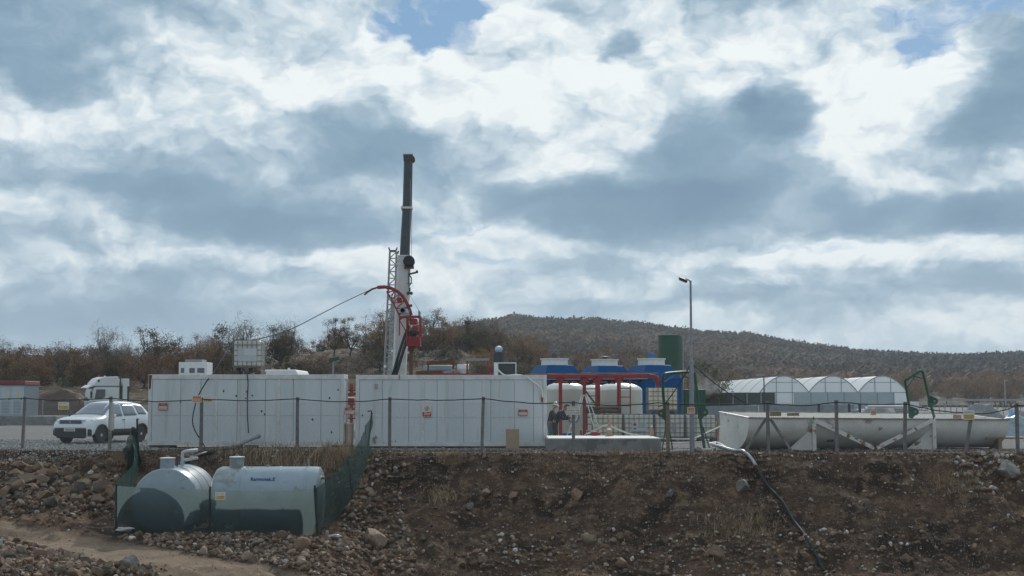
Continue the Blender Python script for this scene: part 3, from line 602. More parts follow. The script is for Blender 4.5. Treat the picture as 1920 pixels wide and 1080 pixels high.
def sign(px0,px1,py0,py1,Y,style,label,group=None,rz=0,name='warning_sign'):
    a=PX(px0,py1,Y); b=PX(px1,py0,Y); w=b.x-a.x; h=b.z-a.z; o=empty(name,(a.x+w/2,Y,a.z),label,'sign',rz,group)
    sd_=hash(label)%1000 if False else int(px0*7+py0)
    def bd(): 
        m=MB(); m.bx(-w/2,w/2,-.004,.004,0,h); return m
    if style=='red':      # red head over a pale worn notice
        bd().build('board',signr,o); m=MB(); m.bx(-w/2+.02,w/2-.02,-.008,-.005,.02,h*.58); m.build('notice',signw,o)
        m=MB(); glyphs(m,-w*.22,w*.22,h*.79,h*.2,-.0045,sd_); m.build('lettering',signy,o)
        m=MB(); glyphs(m,-w*.4,w*.4,h*.44,h*.13,-.0085,sd_+1); glyphs(m,-w*.4,w*.4,h*.2,h*.13,-.0085,sd_+2); m.build('print',signr,o)
    elif style=='orange':
        bd().build('board',signw,o); m=MB(); m.bx(-w/2+.015,w/2-.015,-.008,-.005,.02,h*.92); m.build('notice',signo,o)
        for i in (.72,.47,.23):
            m=MB(); glyphs(m,-w*.4,w*.4,h*i,h*.13,-.0085,sd_+int(i*9)); m.build('print',signw if i<.7 else signr,o)
    elif style=='yellow':
        bd().build('board',signw,o); m=MB(); m.bx(-w/2+.015,w/2-.015,-.008,-.005,.02,h*.55); m.build('notice',signy,o)
        for i in (.78,.4,.2):
            m=MB(); glyphs(m,-w*.4,w*.4,h*i,h*.12,-.0085,sd_+int(i*9)); m.build('print',ink if i<.5 else greyp,o)
    elif style=='white':
        bd().build('board',signw,o)
        for i,mm in ((.82,signo),(.5,ink),(.2,ink)):
            m=MB(); glyphs(m,-w*.44,w*.44,h*i,h*.16,-.0045,sd_+int(i*9)); m.build('print',mm,o)
    elif style=='stop':
        bd().build('board',signw,o); m=MB(); m.bx(-w/2+.01,w/2-.01,-.008,-.005,.015,h*.44); m.build('notice',signr,o)
        m=MB(); letters(m,'Dur!',h*.30,(0,-.0085,h*.29),.004,.3,w*.7); glyphs(m,-w*.38,w*.38,h*.08,h*.06,-.0085,sd_); m.build('lettering',signw,o)
        m=MB(); n=24; ro,ri=h*.2,h*.155; c=(0,-.0065,h*.72); vs_=[]; 
        for j in range(n):
            t=6.2832*j/n
            for r_ in (ro,ri): vs_+= [(c[0]+r_*math.cos(t),-.008,c[2]+r_*math.sin(t)),(c[0]+r_*math.cos(t),-.0045,c[2]+r_*math.sin(t))]
        fs=[]
        for j in range(n):
            a_=j*4; b_=((j+1)%n)*4; fs+=[(a_,b_,b_+2,a_+2),(a_,a_+1,b_+1,b_),(a_+2,b_+2,b_+3,a_+3)]
        m.add(vs_,fs); m.box((c[0],-.0065,c[2]),(.02,.003,ro*1.9),(0,R(40),0)); m.build('prohibition_ring',signr,o)
        m=MB(); m.prism([(-.05*h,.66*h),(.02*h,.62*h),(.07*h,.66*h),(.07*h,.76*h),(.0,.80*h),(-.05*h,.75*h),(-.01*h,.71*h)],-.0062,-.0047); m.build('hand_symbol',ink,o)
    return o
# ---------------------------------------------------------------- the two white site cabins
def cabin(px0,px1,ytop,ybot,Y,label,posts,seams,seamz,D=2.4):
    a=PX(px0,ybot,Y); b=PX(px1,ytop,Y); L=b.x-a.x; h=b.z-a.z; o=empty('site_container',(a.x,Y,a.z),label,'container',0)
    xw=lambda p:(p-px0)/(px1-px0)*L; fr=MB()
    for x0,x1 in ((0,.13),(L-.13,L)):
        for y0,y1 in ((0,.13),(D-.13,D)): fr.bx(x0,x1,y0,y1,0,h)
    for y0,y1 in ((.004,.10),(D-.10,D-.004)): fr.bx(.13,L-.13,y0,y1,h-.17,h-.002); fr.bx(.13,L-.13,y0,y1,.002,.15)
    for x0,x1 in ((.004,.1),(L-.1,L-.004)): fr.bx(x0,x1,.13,D-.13,h-.17,h-.004); fr.bx(x0,x1,.13,D-.13,.004,.15)
    fr.build('frame',wframe,o,bevel=.008)
    for p in posts: m=MB(); x=xw(p); m.bx(x-.055,x+.055,.012,.06,.152,h-.172); m.build('cover_strip',wframe,o,bevel=.004)
    cuts=sorted([.131]+[xw(p) for p in list(posts)+list(seams)]+[L-.131])
    for i in range(len(cuts)-1):
        m=MB(); g=.007; zc=h*seamz
        m.bx(cuts[i]+g,cuts[i+1]-g,.03,.08,.152,zc-.004); m.bx(cuts[i]+g,cuts[i+1]-g,.03,.08,zc+.004,h-.172); m.build('wall_panel',wpaint,o,bevel=.003)
    m=MB(); m.bx(.05,L-.05,.084,.12,.1,h-.12); m.bx(.03,.08,.13,D-.13,.15,h-.17); m.bx(L-.08,L-.03,.13,D-.13,.15,h-.17); m.bx(.13,L-.13,D-.08,D-.03,.15,h-.17); m.build('inner_wall',wpaint,o)
    m=MB(); m.bx(.1,L-.1,.1,D-.1,h-.1,h-.02); m.build('roof',wframe,o); m=MB(); m.bx(.1,L-.1,.1,D-.1,.02,.1); m.build('floor',dark,o)
    return o,xw,h,L
c1,xw1,h1,L1=cabin(276,645,702,835,51.5,'long white cabin container behind the car, blue hose hanging over it',[404,522],[337,375,444,497,550,602],.42,1.3)
def spots(o,xw,a,lst,h,ytop,ybot):
    for px,py,r_ in lst: 
        z=h*(ybot-py)/(ybot-ytop); x=xw(px); rr=random.Random(px); n=7; m=MB(); m.prism([(x+r_*.012*rr.uniform(.6,1.3)*math.cos(6.28*i/n),z+r_*.017*rr.uniform(.6,1.4)*math.sin(6.28*i/n)) for i in range(n)],.022,.029); m.build('puncture_mark',dark,o)
spots(c1,xw1,0,[(337,754,2.2),(418,733,2.6),(442,742,2.5),(472,742,2.5),(460,747,2),(490,771,2.6),(496,777,2.4),(441,830,2.6),(586,787,3),(618,746,2.6),(634,731,2.6),(623,811,3),(556,785,1.5)],h1,702,835)
m=MB(); m.prism([(.02,h1-.02),(.02,h1-.5),(.05,h1-.56),(.09,h1-.48),(.10,h1-.2),(.13,h1-.03)],-.008,-.001); m.build('rust_patch',rust,c1)
m=MB(); m.lathe([(.05,0),(.05,.015)],12,(xw1(462),-.002+.03,h1*.755),'Y'); m.lathe([(.025,-.01),(.025,.02)],10,(xw1(462),.02,h1*.755),'Y'); m.build('vent_ring',M('tan_plastic',(.3,.2,.1)),c1)
m=MB(); m.box((.05,.1,h1+.05),(.2,.12,.03)); m.tube([(.01,.1,h1),(.02,.1,h1+.09)],.02); m.tube([(.14,.1,h1),(.14,.1,h1+.05)],.015); m.build('roof_bracket',rust,c1)
c2,xw2,h2,L2=cabin(666,1025,703,837,51.5,'long white cabin container behind the leaning plywood sheet',[792,907],[716,766,819,869,920,964,1000],.40)
spots(c2,xw2,0,[(679,779,2.4),(735,829,2),(741,828,2)],h2,703,837)
m=MB(); m.bx(xw2(704)-.06,xw2(704)+.07,.020,.029,h2*.80,h2*.875); m.build('faded_notice',M('faded_pink',(.36,.31,.30),(.30,.27,.27),12),c2)
m=MB(); m.bx(xw2(1016)-.03,xw2(1016)+.03,-.03,.0,h2*.62,h2*.72); m.build('red_box',redp,c2); m=MB(); m.tube([(xw2(748),-.004,h2),(xw2(748),-.006,h2-.17)],.016); m.build('rust_streak',M('rust_streak',(.30,.14,.08)),c2)
m=MB(); m.tube([(xw2(1000),.012,.12),(xw2(930),.012,.13),(xw2(880),.012,.12)],.006,4); m.build('bottom_stain',M('brown_dirt',(.2,.13,.09)),c2)
m=MB(); m.tube([(xw2(703),-.03,.13),(xw2(700),-.05,.28),(xw2(706),-.05,.36)],[.05,.045,.05]); m.build('drain_elbow',M('pink_grey_plastic',(.22,.19,.2)),c2)
# support blocks under the cabins
def block(px,Y,w,lab):
    x=X_(px,Y); o=empty('support_block',(x,Y,0),lab,'block',0,'concrete blocks under the cabins'); m=MB(); m.bx(-w/2,w/2,-.12,.12,-.03,.125 if px<650 else .10); m.build('block',conc,o,bevel=.01); return o
for i,(px,w,lab) in enumerate([(290,.3,'concrete block under the left corner of the first cabin'),(315,.26,'concrete block under the red notice of the first cabin'),(470,.3,'concrete block under the middle of the first cabin'),(630,.3,'concrete block under the right corner of the first cabin'),
    (690,.5,'concrete block under the left corner of the second cabin'),(760,.3,'concrete block under the second cabin left of the stop sign'),(893,.3,'concrete block under the second cabin left of the plywood sheet'),(1012,.45,'mossy concrete block under the right corner of the second cabin')]):
    for dy,ex in ((.15,''),(2.2,'')):
        if dy>1: continue
        tagged=block(px,51.6+dy,w,lab)
        m=MB(); m.bx(-w/2,w/2,.8 if px<650 else 1.9,1.0 if px<650 else 2.1,-.03,.10); m.build('rear_block',conc,tagged)
m=MB(); p=PX(961,848,50.6); w=.47; m.box((p.x,50.75,.34+0),(w,.018,.70),(R(-7),0,R(2))); tag(m.build('plywood_sheet',ply,None,org=(p.x,50.75,0),bevel=.003),'tan plywood sheet leaning on the second white cabin','sheet')
# signs
sign(297,314,756,769,51.49,'red','red and white notice near the left end of the first cabin','notices on the cabins')
sign(972,989,768,779.5,51.49,'red','red and white notice near the right end of the second cabin','notices on the cabins')
sign(792,809,760,782,51.49,'stop','white sign with prohibition ring over red Dur! on the second cabin')
# ---------------------------------------------------------------- post and wire fence
FP=[(-60,51.3,-.03,1.85,'far'),(44,51.0,.06,1.85,''),(207,49.4,.02,1.85,''),(378,48.9,.0,1.82,''),(558,48.7,.0,1.82,''),(731,47.9,.0,1.82,''),(903,47.2,.06,1.83,''),(1075,46.95,.0,1.70,''),(1252,46.9,.0,1.66,''),(1440,46.9,-.02,1.68,''),(1568,46.9,.0,1.72,''),(1694,46.9,.06,1.66,''),(1805,46.9,.30,1.35,''),(1906,46.9,.0,1.62,''),(1990,46.9,.0,1.7,'')]
fo=empty('site_fence',(X_(900,47),47,0),'chain link fence on concrete posts along the top of the bank','fence'); fox,foy=fo.location.x,fo.location.y
tops=[]
for i,(px,Y,ln,h,_) in enumerate(FP):
    x=X_(px,Y); z=H(x,Y); w=.105; m=MB(); mt=wood if px==1252 else postm
    p0=(x-fox,Y-foy,z-.3); p1=(x+ln-fox,Y-foy,h); m.beam(p0,p1,w,w,up=(0,1,0)); pb=m.build('post',mt,fo,bevel=.012); tops.append(Vector((x+ln,Y-.07,h-.06)))
    if px==207: m=MB(); m.box((x+.1-fox,Y-.14-foy,1.15),(.16,.05,.95)); m.build('guard_sleeve',M('milky_sleeve',(.45,.46,.46),None,rough=.4,alpha=.55),fo)
x=X_(1440,46.9)
for s_ in (-1,1):
    m=MB(); m.beam((x+s_*.95-fox,-.05+.0,H(x+s_*.95,46.9)-.25-.0),(x+s_*.07-fox,-.05,1.12),.09,.09,up=(0,1,0)); m.build('brace',postm,fo,bevel=.01)
m=MB(); x2=X_(1807,46.9)
def chain(mb,x0,y0,x1,y1,z0,z1,pitch=.075,r=.0019):
    L=math.hypot(x1-x0,y1-y0); hh=z1-z0; n=int((L+hh)/pitch); 
    def pt(s,z): t=s/L; return (lerp(x0,x1,t)-fox,lerp(y0,y1,t)-foy,z)
    for k_ in range(n):
        for sg in (1,-1):
            s0=k_*pitch-hh; a0,a1=s0,s0+hh; za,zb=(z0,z1) if sg>0 else (z1,z0)
            lo,hi=max(a0,0),min(a1,L)
            if hi-lo<.03: continue
            f=lambda s:za+(zb-za)*(s-a0)/hh
            mb.tube([pt(lo,f(lo)),pt(hi,f(hi))],r,3,False)
for i in range(len(FP)-1):
    m=MB(); a,b=tops[i],tops[i+1]; Ya,Yb=FP[i][1],FP[i+1][1]; xa,xb=X_(FP[i][0],Ya),X_(FP[i+1][0],Yb)
    chain(m,xa,Ya-.06,xb,Yb-.06,.06,1.62)
    m.tube([(xa-fox,Ya-.06-foy,1.62),(xb-fox,Yb-.06-foy,1.62)],.003,4); m.build('wire_mesh',M('dull_wire',(.24,.25,.26),None,rough=.5,metal=.4),fo)
pts=[]
r_=random.Random(4)
for i in range(len(tops)-1):
    a,b=tops[i],tops[i+1]; 
    if i==7: b=b+Vector((0,0,.06))
    for k_ in range(10): t=k_/10; pts.append(a.lerp(b,t)-Vector((0,.02,.10*4*t*(1-t)*(.5+.7*((i*37)%5)/5)))+Vector((0,0,r_.uniform(-.012,.012))))
pts.append(tops[-1]); tag(MB().tube(pts,.017,6).build('top_cable',black,None,org=tuple(tops[6])),'black cable strung along the fence post tops','cable')
sign(360.5,378,741.5,755,48.80,'orange','orange warning plate on the fence, left of the post before the first cabin','warning plates on the fence',name='warning_plate')
sign(380.5,398,741.5,754,48.82,'yellow','white and yellow plate on the fence, right of the post before the first cabin','warning plates on the fence',name='warning_plate')
sign(109,129.5,754,768,50.0,'yellow','white and yellow plate hanging on the fence left of the car','warning plates on the fence',name='warning_plate')
sign(1063,1087,762,777.5,46.85,'white','white notice plate on the post in front of the big tanks','warning plates on the fence',name='warning_plate')
sign(1288.5,1303,763.5,775.5,46.8,'orange','orange plate on the tall lamp post','warning plates on the fence',name='warning_plate')
sign(1632,1643,769.5,778.5,46.8,'orange','small orange plate on the fence above the middle of the trough','warning plates on the fence',name='warning_plate')
sign(1806,1827,769,787,46.75,'yellow','yellow plate on the short leaning post at the trough end','warning plates on the fence',name='warning_plate')
sign(646,665,764.5,777,51.3,'red','red and yellow notice in the gap between the cabins',None)
sign(403.5,422.5,923,937,41.15,'yellow','small pale warning plate on the front of the green net',None)
# ---------------------------------------------------------------- lamp post
p=PX(1298,850,47.0); o=empty('lamp_post',(p.x,47.0,0),'tall grey floodlight post beside the green hoop frame','lamp post')
m=MB(); m.lathe([(.085,-.15),(.08,1.5),(.07,3.0),(.045,3.02),(.035,5.68),(.0,5.69)],12); m.build('pole',steel,o,smooth=True)
m=MB(); m.tube([(0,0,5.62),(-.08,0,5.70),(-.18,-.02,5.72)],.022,8); m.build('arm',steel,o)
m=MB(); m.box((-.25,-.03,5.70),(.30,.24,.085),(R(14),R(22),0)); m.build('lamp_head',dark,o,bevel=.02); m=MB(); m.box((-.265,-.045,5.65),(.24,.18,.03),(R(14),R(22),0)); m.build('lamp_glass',M('lamp_glass',(.3,.31,.3),None,rough=.2),o)
q=Vector((p.x,47,Z_(681,47)))
tag(MB().tube(sag(q,PX(1400,757,47.3),.10),.018,6).build('stay_cable',black,None,org=tuple(q)),'black cable running from the lamp post down to the right','cable',None)
tag(MB().tube(sag(q,PX(1249,755,46.8),.05)+sag(PX(1249,755,46.8),PX(1235,762,47.2),.02)[1:],.018,6).build('stay_cable',black,None,org=tuple(q)),'black cable running from the lamp post down to the left','cable',None)
# ---------------------------------------------------------------- green hoops
def hoop(name,pts,r,lab,org,lugs,brs):
    o=empty(name,org,lab,'metal frame'); rel=lambda v:Vector(v)-Vector(org)
    MB().tube([rel(v) for v in crom(pts,4)],r,8).build('hoop_tube',greenp,o,smooth=True)
    for a,b in brs: MB().beam(rel(a),rel(b),.035,.11,up=(0,1,0)).build('brace',greenp,o)
    for c,sg in lugs:
        m=MB(); c=rel(c); n=10; out=[(c.x+(-.10)*sg,c.z-.20),(c.x-.10*sg,c.z+.20),(c.x+.02*sg,c.z+.18)]+[(c.x+sg*(.12+.13*math.sin(3.14*k_/n)),c.z+.13*math.cos(3.14*k_/n)) for k_ in range(n+1)]+[(c.x+.02*sg,c.z-.24)]
        m.prism(out,c.y-.02,c.y+.02); m.build('pivot_lug',greenp,o); m=MB(); m.lathe([(.035,-.03),(.035,.03)],10,(c.x+sg*.13,c.y,c.z),'Y'); m.build('pin',steel,o)
    return o
Y=47.3; A=PX(1253,848,Y); 
o=hoop('hoop_frame',[PX(1252,845,Y),PX(1250,790,Y),PX(1244,745,Y),PX(1243,712,Y),PX(1244,704,Y),PX(1249,700.5,Y+.1),PX(1275,698,Y+.7),PX(1298,698,Y+.8),PX(1303,704,Y+.8),PX(1307,740,Y+.7),PX(1315,800,Y+.6),PX(1321,842,Y+.5)],.05,'green steel hoop with round lugs standing left of the trough',(A.x,Y,0),
 [(PX(1247,775,Y),-1),(PX(1314,773,Y+.6),1)],[(PX(1245,717,Y),PX(1270,701,Y+.5)),(PX(1304,717,Y+.8),PX(1280,703,Y+.6))])
rel=lambda v:Vector(v)-Vector((A.x,Y,0))
for a,b in ((PX(1250,790,Y),PX(1241,846,Y-.3)),(PX(1252,790,Y),PX(1262,846,Y+.2)),(PX(1318,800,Y+.6),PX(1331,842,Y+.3))): MB().tube([rel(a),rel(b)],.022,6).build('strut',greenp,o)
MB().tube([rel(PX(1240,846,Y-.3)),rel(PX(1333,842,Y+.3))],.03,6).build('base_rail',whitep,o); MB().tube([rel(PX(1240,831,Y+2)),rel(PX(1330,829,Y+2))],.03,6).build('base_rail',whitep,o)
Yr=49.6
A=PX(1725,785,Yr); o=hoop('hoop_frame',[PX(1709,783,Yr),PX(1706,770,Yr),PX(1699,728,Yr),PX(1697,716,Yr),PX(1701,711,Yr),PX(1724,696,Yr+.3),PX(1729,697,Yr+.3),PX(1732,704,Yr+.3),PX(1741,745,Yr+.3),PX(1752,783,Yr+.3)],.045,'leaning green steel hoop standing in the right end of the trough',(A.x,Yr,A.z),
 [(PX(1709,772,Yr),1),(PX(1745,752,Yr+.3),1)],[(PX(1700,726,Yr),PX(1714,706,Yr+.1)),(PX(1714,706,Yr+.1),PX(1732,710,Yr+.3))])
# ---------------------------------------------------------------- concrete slab
a=PX(1026,848,48.6); b=PX(1240,848,48.6); o=empty('concrete_slab',(a.x,48.6,0),'raised concrete slab with snow white top in front of the tanks','slab')
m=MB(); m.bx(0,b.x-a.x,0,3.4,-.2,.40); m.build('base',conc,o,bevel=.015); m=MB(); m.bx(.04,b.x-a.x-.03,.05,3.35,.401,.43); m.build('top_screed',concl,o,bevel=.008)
# ---------------------------------------------------------------- half round trough
TA=Vector((PX(1404,784,48.0).x,48.0,0)); ax=Vector((.979,.203,0)); pr=Vector((-.203,.979,0)); LT=9.62; RT=1.42
trm=M('stained_white_grp',(.76,.75,.71),(.62,.61,.57),1.4,.5,c3=(.36,.30,.24),s3=.8,t3=.64,bump=.1)
def tp(t,q,z): return TA+ax*t+pr*q+Vector((0,0,z))
o=empty('half_round_trough',tuple(TA),'long stained white half round trough with rusty rim and V braces','trough',0)
def rimz(t,q): return 1.12-.0094*t+.06*q
nS=16; secs=[]
for k_ in range(nS+1):
    a_=math.pi*k_/nS; secs.append((RT-RT*math.cos(a_),.04+.0,math.sin(a_)))
def shell(mb,t0,t1,off=0):
    vs_=[]; n=nS+1
    for t in (t0,t1):
        for inn in (0,.05):
            for k_ in range(n):
                a_=math.pi*k_/nS; rr=RT-inn-off; q=RT-rr*math.cos(a_); rz_=rimz(t,q); z=rz_-(rz_-.03-inn)*math.sin(a_)**.85; vs_.append(tp(t,q,z)-TA)
    fs=[]
    for k_ in range(nS): fs+=[(k_,k_+1,2*n+k_+1,2*n+k_),(n+k_,3*n+k_,3*n+k_+1,n+k_+1),(k_,n+k_,n+k_+1,k_+1),(2*n+k_,2*n+k_+1,3*n+k_+1,3*n+k_)]
    fs+=[(0,2*n,3*n,n),(nS,n+nS,3*n+nS,2*n+nS)]; mb.add(vs_,fs)
m=MB(); shell(m,0,LT); m.build('shell',trm,o,smooth=50)
for t0 in (.0,LT-.05):
    m=MB(); pts=[]; 
    for k_ in range(nS+1):
        a_=math.pi*k_/nS; q=RT-(RT-.05)*math.cos(a_); rz_=rimz(t0,q); pts.append((q,rz_-(rz_-.08)*math.sin(a_)**.85))
    n=len(pts); vs_=[tp(t0+.002,q,z)-TA for q,z in pts]+[tp(t0+.045,q,z)-TA for q,z in pts]; m.add(vs_,[tuple(range(n)),tuple(range(2*n-1,n-1,-1))]+[(i,i+n,(i+1)%n+n,(i+1)%n) for i in range(n)]); m.build('end_plate',trm,o)
for q in (-.02,2*RT+.02):
    m=MB(); m.beam(tp(-.03,q,rimz(0,q)+.012)-TA,tp(LT+.03,q,rimz(LT,q)+.012)-TA,.09,.035); m.build('rim',M('rusty_white_rim',(.42,.38,.33),(.17,.08,.045),3,.7),o,bevel=.005)
m=MB(); m.beam(tp(0,-.04,rimz(0,0)+.012)-TA,tp(0,2*RT+.04,rimz(0,2*RT)+.012)-TA,.07,.03); m.build('end_rim',trm,o)
rb=M('white_steel_rusting',(.66,.65,.61),(.56,.54,.50),3,.6,c3=(.20,.09,.05),s3=2.2,t3=.57)
ts=[2.30,6.72]
for t in ts:
    m=MB(); m.beam(tp(t,-.07,0)-TA,tp(t,-.07,1.05)-TA,.13,.10,up=tuple(pr)); m.build('support_post',rb,o,bevel=.006)
    m=MB(); vs_=[tp(t-.06,-.02,.02)-TA,tp(t-.75,.45,.02)-TA,tp(t-.06,-.0,.72)-TA, tp(t-.06,.02,.02)-TA,tp(t-.73,.5,.02)-TA,tp(t-.06,.04,.72)-TA]; m.add(vs_,[(0,1,2),(5,4,3),(0,3,4,1),(1,4,5,2),(2,5,3,0)]); m.build('gusset',rb,o)
    for q in (RT*.4,RT*1.6): m=MB(); m.box(tp(t,q,.02)-TA,(.12,.5,.14)); m.build('saddle',rb,o)
    m=MB(); m.tube([tp(t,-.07,1.06)-TA,tp(t,-.07,1.16)-TA],.02,6); m.build('lifting_lug',rust,o)
for a_,b_ in ((ts[0]+.05,4.45),(ts[1]-.05,4.55)):
    m=MB(); m.beam(tp(a_,-.085,1.02)-TA,tp(b_,-.13,.09)-TA,.035,.14,up=(0,0,1)); m.build('diagonal_brace',rb,o,bevel=.004)
m=MB(); m.prism([(0,0)]*0 or [(-.12,.0),(-.05,.1),(.02,.02),(.1,.12),(.16,-.02),(.08,-.1),(.0,-.16),(-.04,-.05)],-.003,.003); q=m.build('rust_patch',M('rust_patch_red',(.27,.12,.08),(.4,.33,.28),14,.8),o); q.location=tp(4.75,.04,.82)-TA; q.rotation_euler=(R(6),0,math.atan2(ax.y,ax.x))
m=MB(); m.bx(-.12,.12,-.01,.01,-.05,.04); q=m.build('drain_hole',dark,o); q.location=tp(3.05,.30,.33)-TA; q.rotation_euler=(R(38),0,math.atan2(ax.y,ax.x))
def junk(name,px,py,Y,d,mat,lab,cat,rot=(0,0,0)):
    p=PX(px,py,Y); return tag(MB().box((0,0,0),d,rot).build(name,mat,None,org=(0,0,0),bevel=.004),lab,cat),p
for px,py,Yk,d,mt,nm,lab,cat,rt in [(1454,776,49.2,(.36,.16,.16),M('brown_board',(.13,.09,.055),(.09,.06,.04),5),'wooden_offcut','brown wooden offcut on the left part of the trough','wood',(0,0,.1)),(1487,777,49.2,(.40,.14,.10),M('brown_board'  ,(.13,.09,.055)),'wooden_offcut','flat brown board lying right of the offcut in the trough','wood',(0,0,-.1)),
   (1795,785,50.3,(.26,.14,.14),wood,'wooden_offcut','pale wooden block on the rim left of the leaning plate','wood',(0,.1,0))]:
    ob,p=junk(nm,px,py,Yk,d,mt,lab,cat,rt); ob.location=(p.x,p.y,max(p.z,1.13))
# planks right of the trough
o=empty('plank_stack',(X_(1886,50.5),50.5,0),'low stack of brown planks on bearers right of the trough','planks')
for k_ in range(3): m=MB(); m.bx(-.9,1.5,-.5+k_*.34,-.2+k_*.34,.36,.42); m.build('plank',wood,o,bevel=.004)
for x in (-.4,.9): m=MB(); m.bx(x-.06,x+.06,-.5,.5,-.05,.355); m.build('bearer',wood,o)
# ---------------------------------------------------------------- black pipe down the bank
pts=[(1337,834,48.6),(1352,838,47.6),(1375,845,46.9),(1393,851,46.5),(1408,862,46.1),(1417,873,45.8),(1440,912,44.9),(1465,952,44.1),(1488,990,43.3),(1510,1030,42.5),(1530,1066,41.8),(1545,1098,41.2)]
def ong(px,py,Y,l=.07): p=PX(px,py,Y); return Vector((p.x,Y,max(p.z,H(p.x,Y)+l)))
pp=[ong(*a) for a in pts]; o=empty('drain_pipe',tuple(pp[5]),'black plastic pipe with silver upper length running down the bank','pipe'); r0=pp[5]
MB().tube([v-r0 for v in crom(pp[:6],5)],.055,10).build('silver_length',M('silver_pipe',(.40,.43,.45),(.28,.31,.33),6,.35,.3),o,smooth=True)
MB().tube([v-r0 for v in crom(pp[5:],5)],.050,10).build('black_length',M('black_pipe',(.020,.026,.030),(.03,.036,.04),5,.6,spec=.2),o,smooth=True)
cup=M('pink_clamp',(.34,.15,.12))
for i in (5,9): d=(pp[i+1]-pp[i]).normalized(); MB().tube([pp[i]-r0-d*.04,pp[i]-r0+d*.04],.066,10).build('coupling',cup,o)
# ---------------------------------------------------------------- the two grey tanks below
grp=M('grey_grp',(.27,.33,.37),(.235,.29,.33),2.5,.32,bump=.12,bscale=6,c3=(.20,.215,.21),s3=1.6,t3=.57)
def tank(loc,L,r,axis,label,chim,extra):
    o=empty('horizontal_tank',loc,label,'tank'); lo=-L/2; hi=L/2; d=.22
    prof=[(0.001,lo-.03)]+[(r*math.sin(math.pi/2*t_),lo+d*(1-math.cos(math.pi/2*t_))-.03*(1-t_)) for t_ in (.5,.8)]+[(r-.015,lo+.05 if axis=='Y' else lo+d),(r,lo+.07 if axis=='Y' else lo+d+.05),(r,hi-.1),(r-.03,hi-.04),(r*.6,hi+.03),(.001,hi+.06)]
    if axis=='Y': prof=[(.001,lo),(r-.05,lo+.005),(r-.01,lo+.03),(r,lo+.07),(r,hi-.2),(r*.93,hi-.05),(r*.6,hi+.04),(.001,hi+.06)]
    else: prof=[(.001,lo),(r*.5,lo+.02),(r*.80,lo+.07),(r*.94,lo+.15),(r,lo+.28),(r,hi-.16),(r*.985,hi-.06),(r*.9,hi-.01),(.001,hi)]
    MB().lathe(prof,56,(0,0,r),axis).build('shell',grp,o,smooth=45)
    for (x,y,rc,hc) in chim:
        m=MB(); m.lathe([(rc,2*r-.12),(rc,2*r+hc)],24,(x,y,0)); m.build('manhole_neck',grp,o,smooth=True); m=MB(); m.lathe([(rc+.02,2*r+hc),(rc+.02,2*r+hc+.02),(rc*.5,2*r+hc+.03),(.001,2*r+hc+.035)],24,(x,y,0)); m.build('manhole_lid',whitep,o)
        m=MB(); m.tube([(x-.06,y,2*r+hc+.03),(x-.03,y,2*r+hc+.07),(x+.03,y,2*r+hc+.07),(x+.06,y,2*r+hc+.03)],.012,6); m.build('lid_handle',steel,o)
    for ob in extra: ob(o)
    for s_ in (-.22,.12,.38): MB().lathe([(r+.001,s_*L-.04),(r+.012,s_*L-.03),(r+.012,s_*L+.03),(r+.001,s_*L+.04)],56,(0,0,r),axis).build('hoop_rib',grp,o,smooth=45)
    for s_ in (-.3,.3):
        m=MB(); q=s_*L; 
        if axis=='X': m.bx(q-.12,q+.12,-r*.8,r*.8,-.05,.25)
        else: m.bx(-r*.8,r*.8,q-.12,q+.12,-.05,.25)
        m.build('cradle',conc,o)
    return o
zt=Z_(1002,42.3)
def pipes1(o):
    m=MB(); m.tube(crom([(.14,.1,1.9),(.14,.1,2.28),(.16,.1,2.36),(.26,.15,2.40),(.5,.5,2.42)],4),.052,10); m.tube([(.14,.1,2.12),(.62,.05,2.2)],.045,8); m.tube([(.42,.07,2.16),(.42,.07,2.26)],.05,8); m.lathe([(.065,2.02),(.065,2.08)],12,(.14,.1,0)); m.build('plastic_pipe',M('pale_pvc',(.38,.42,.44),None,rough=.35),o,smooth=True)
    m=MB(); m.tube([(.02,-.1,1.9),(.02,-.1,2.2)],.03,8); m.build('vent_tube',dark,o)
t1=tank((X_(330,43.7,940),43.75,zt-.02),2.9,.975,'Y','grey cylindrical tank seen end on behind the green net, left one',[(-.03,-1.1,.21,.28)],[pipes1])
p2=X_(497,43.1,940)
def txt2(o):
    v,f=textmesh('Rarmotek.E',.17,.004); w=max(a[0] for a in v)-min(a[0] for a in v); s=.72/w; r=.982; a0=R(40); m=MB(); vs_=[]
    for a in v:
        ang=a0+a[1]/r; rr=r+a[2]+.003; vs_.append((a[0]*s-.02,-rr*math.cos(ang),.975+rr*math.sin(ang)))
    m.add(vs_,f); m.build('blue_lettering',M('blue_lettering',(.0,.055,.22),None,rough=.5),o)
    m=MB(); m.tube([(.0,0,1.93),(0,0,2.02)],.03,8); m.tube([(1.25,0,1.93),(1.25,0,2.16)],.035,8); m.tube([(1.6,-.1,1.62),(1.74,-.1,1.62)],.05,8); m.lathe([(.09,1.94),(.09,1.965)],14,(0,0,0)); m.build('fitting',steel,o)
t2=tank((p2,43.5,zt-.02),3.30,.975,'X','grey cylindrical tank lying sideways with blue lettering, right one',[(-.93,-.05,.215,.28)],[txt2])
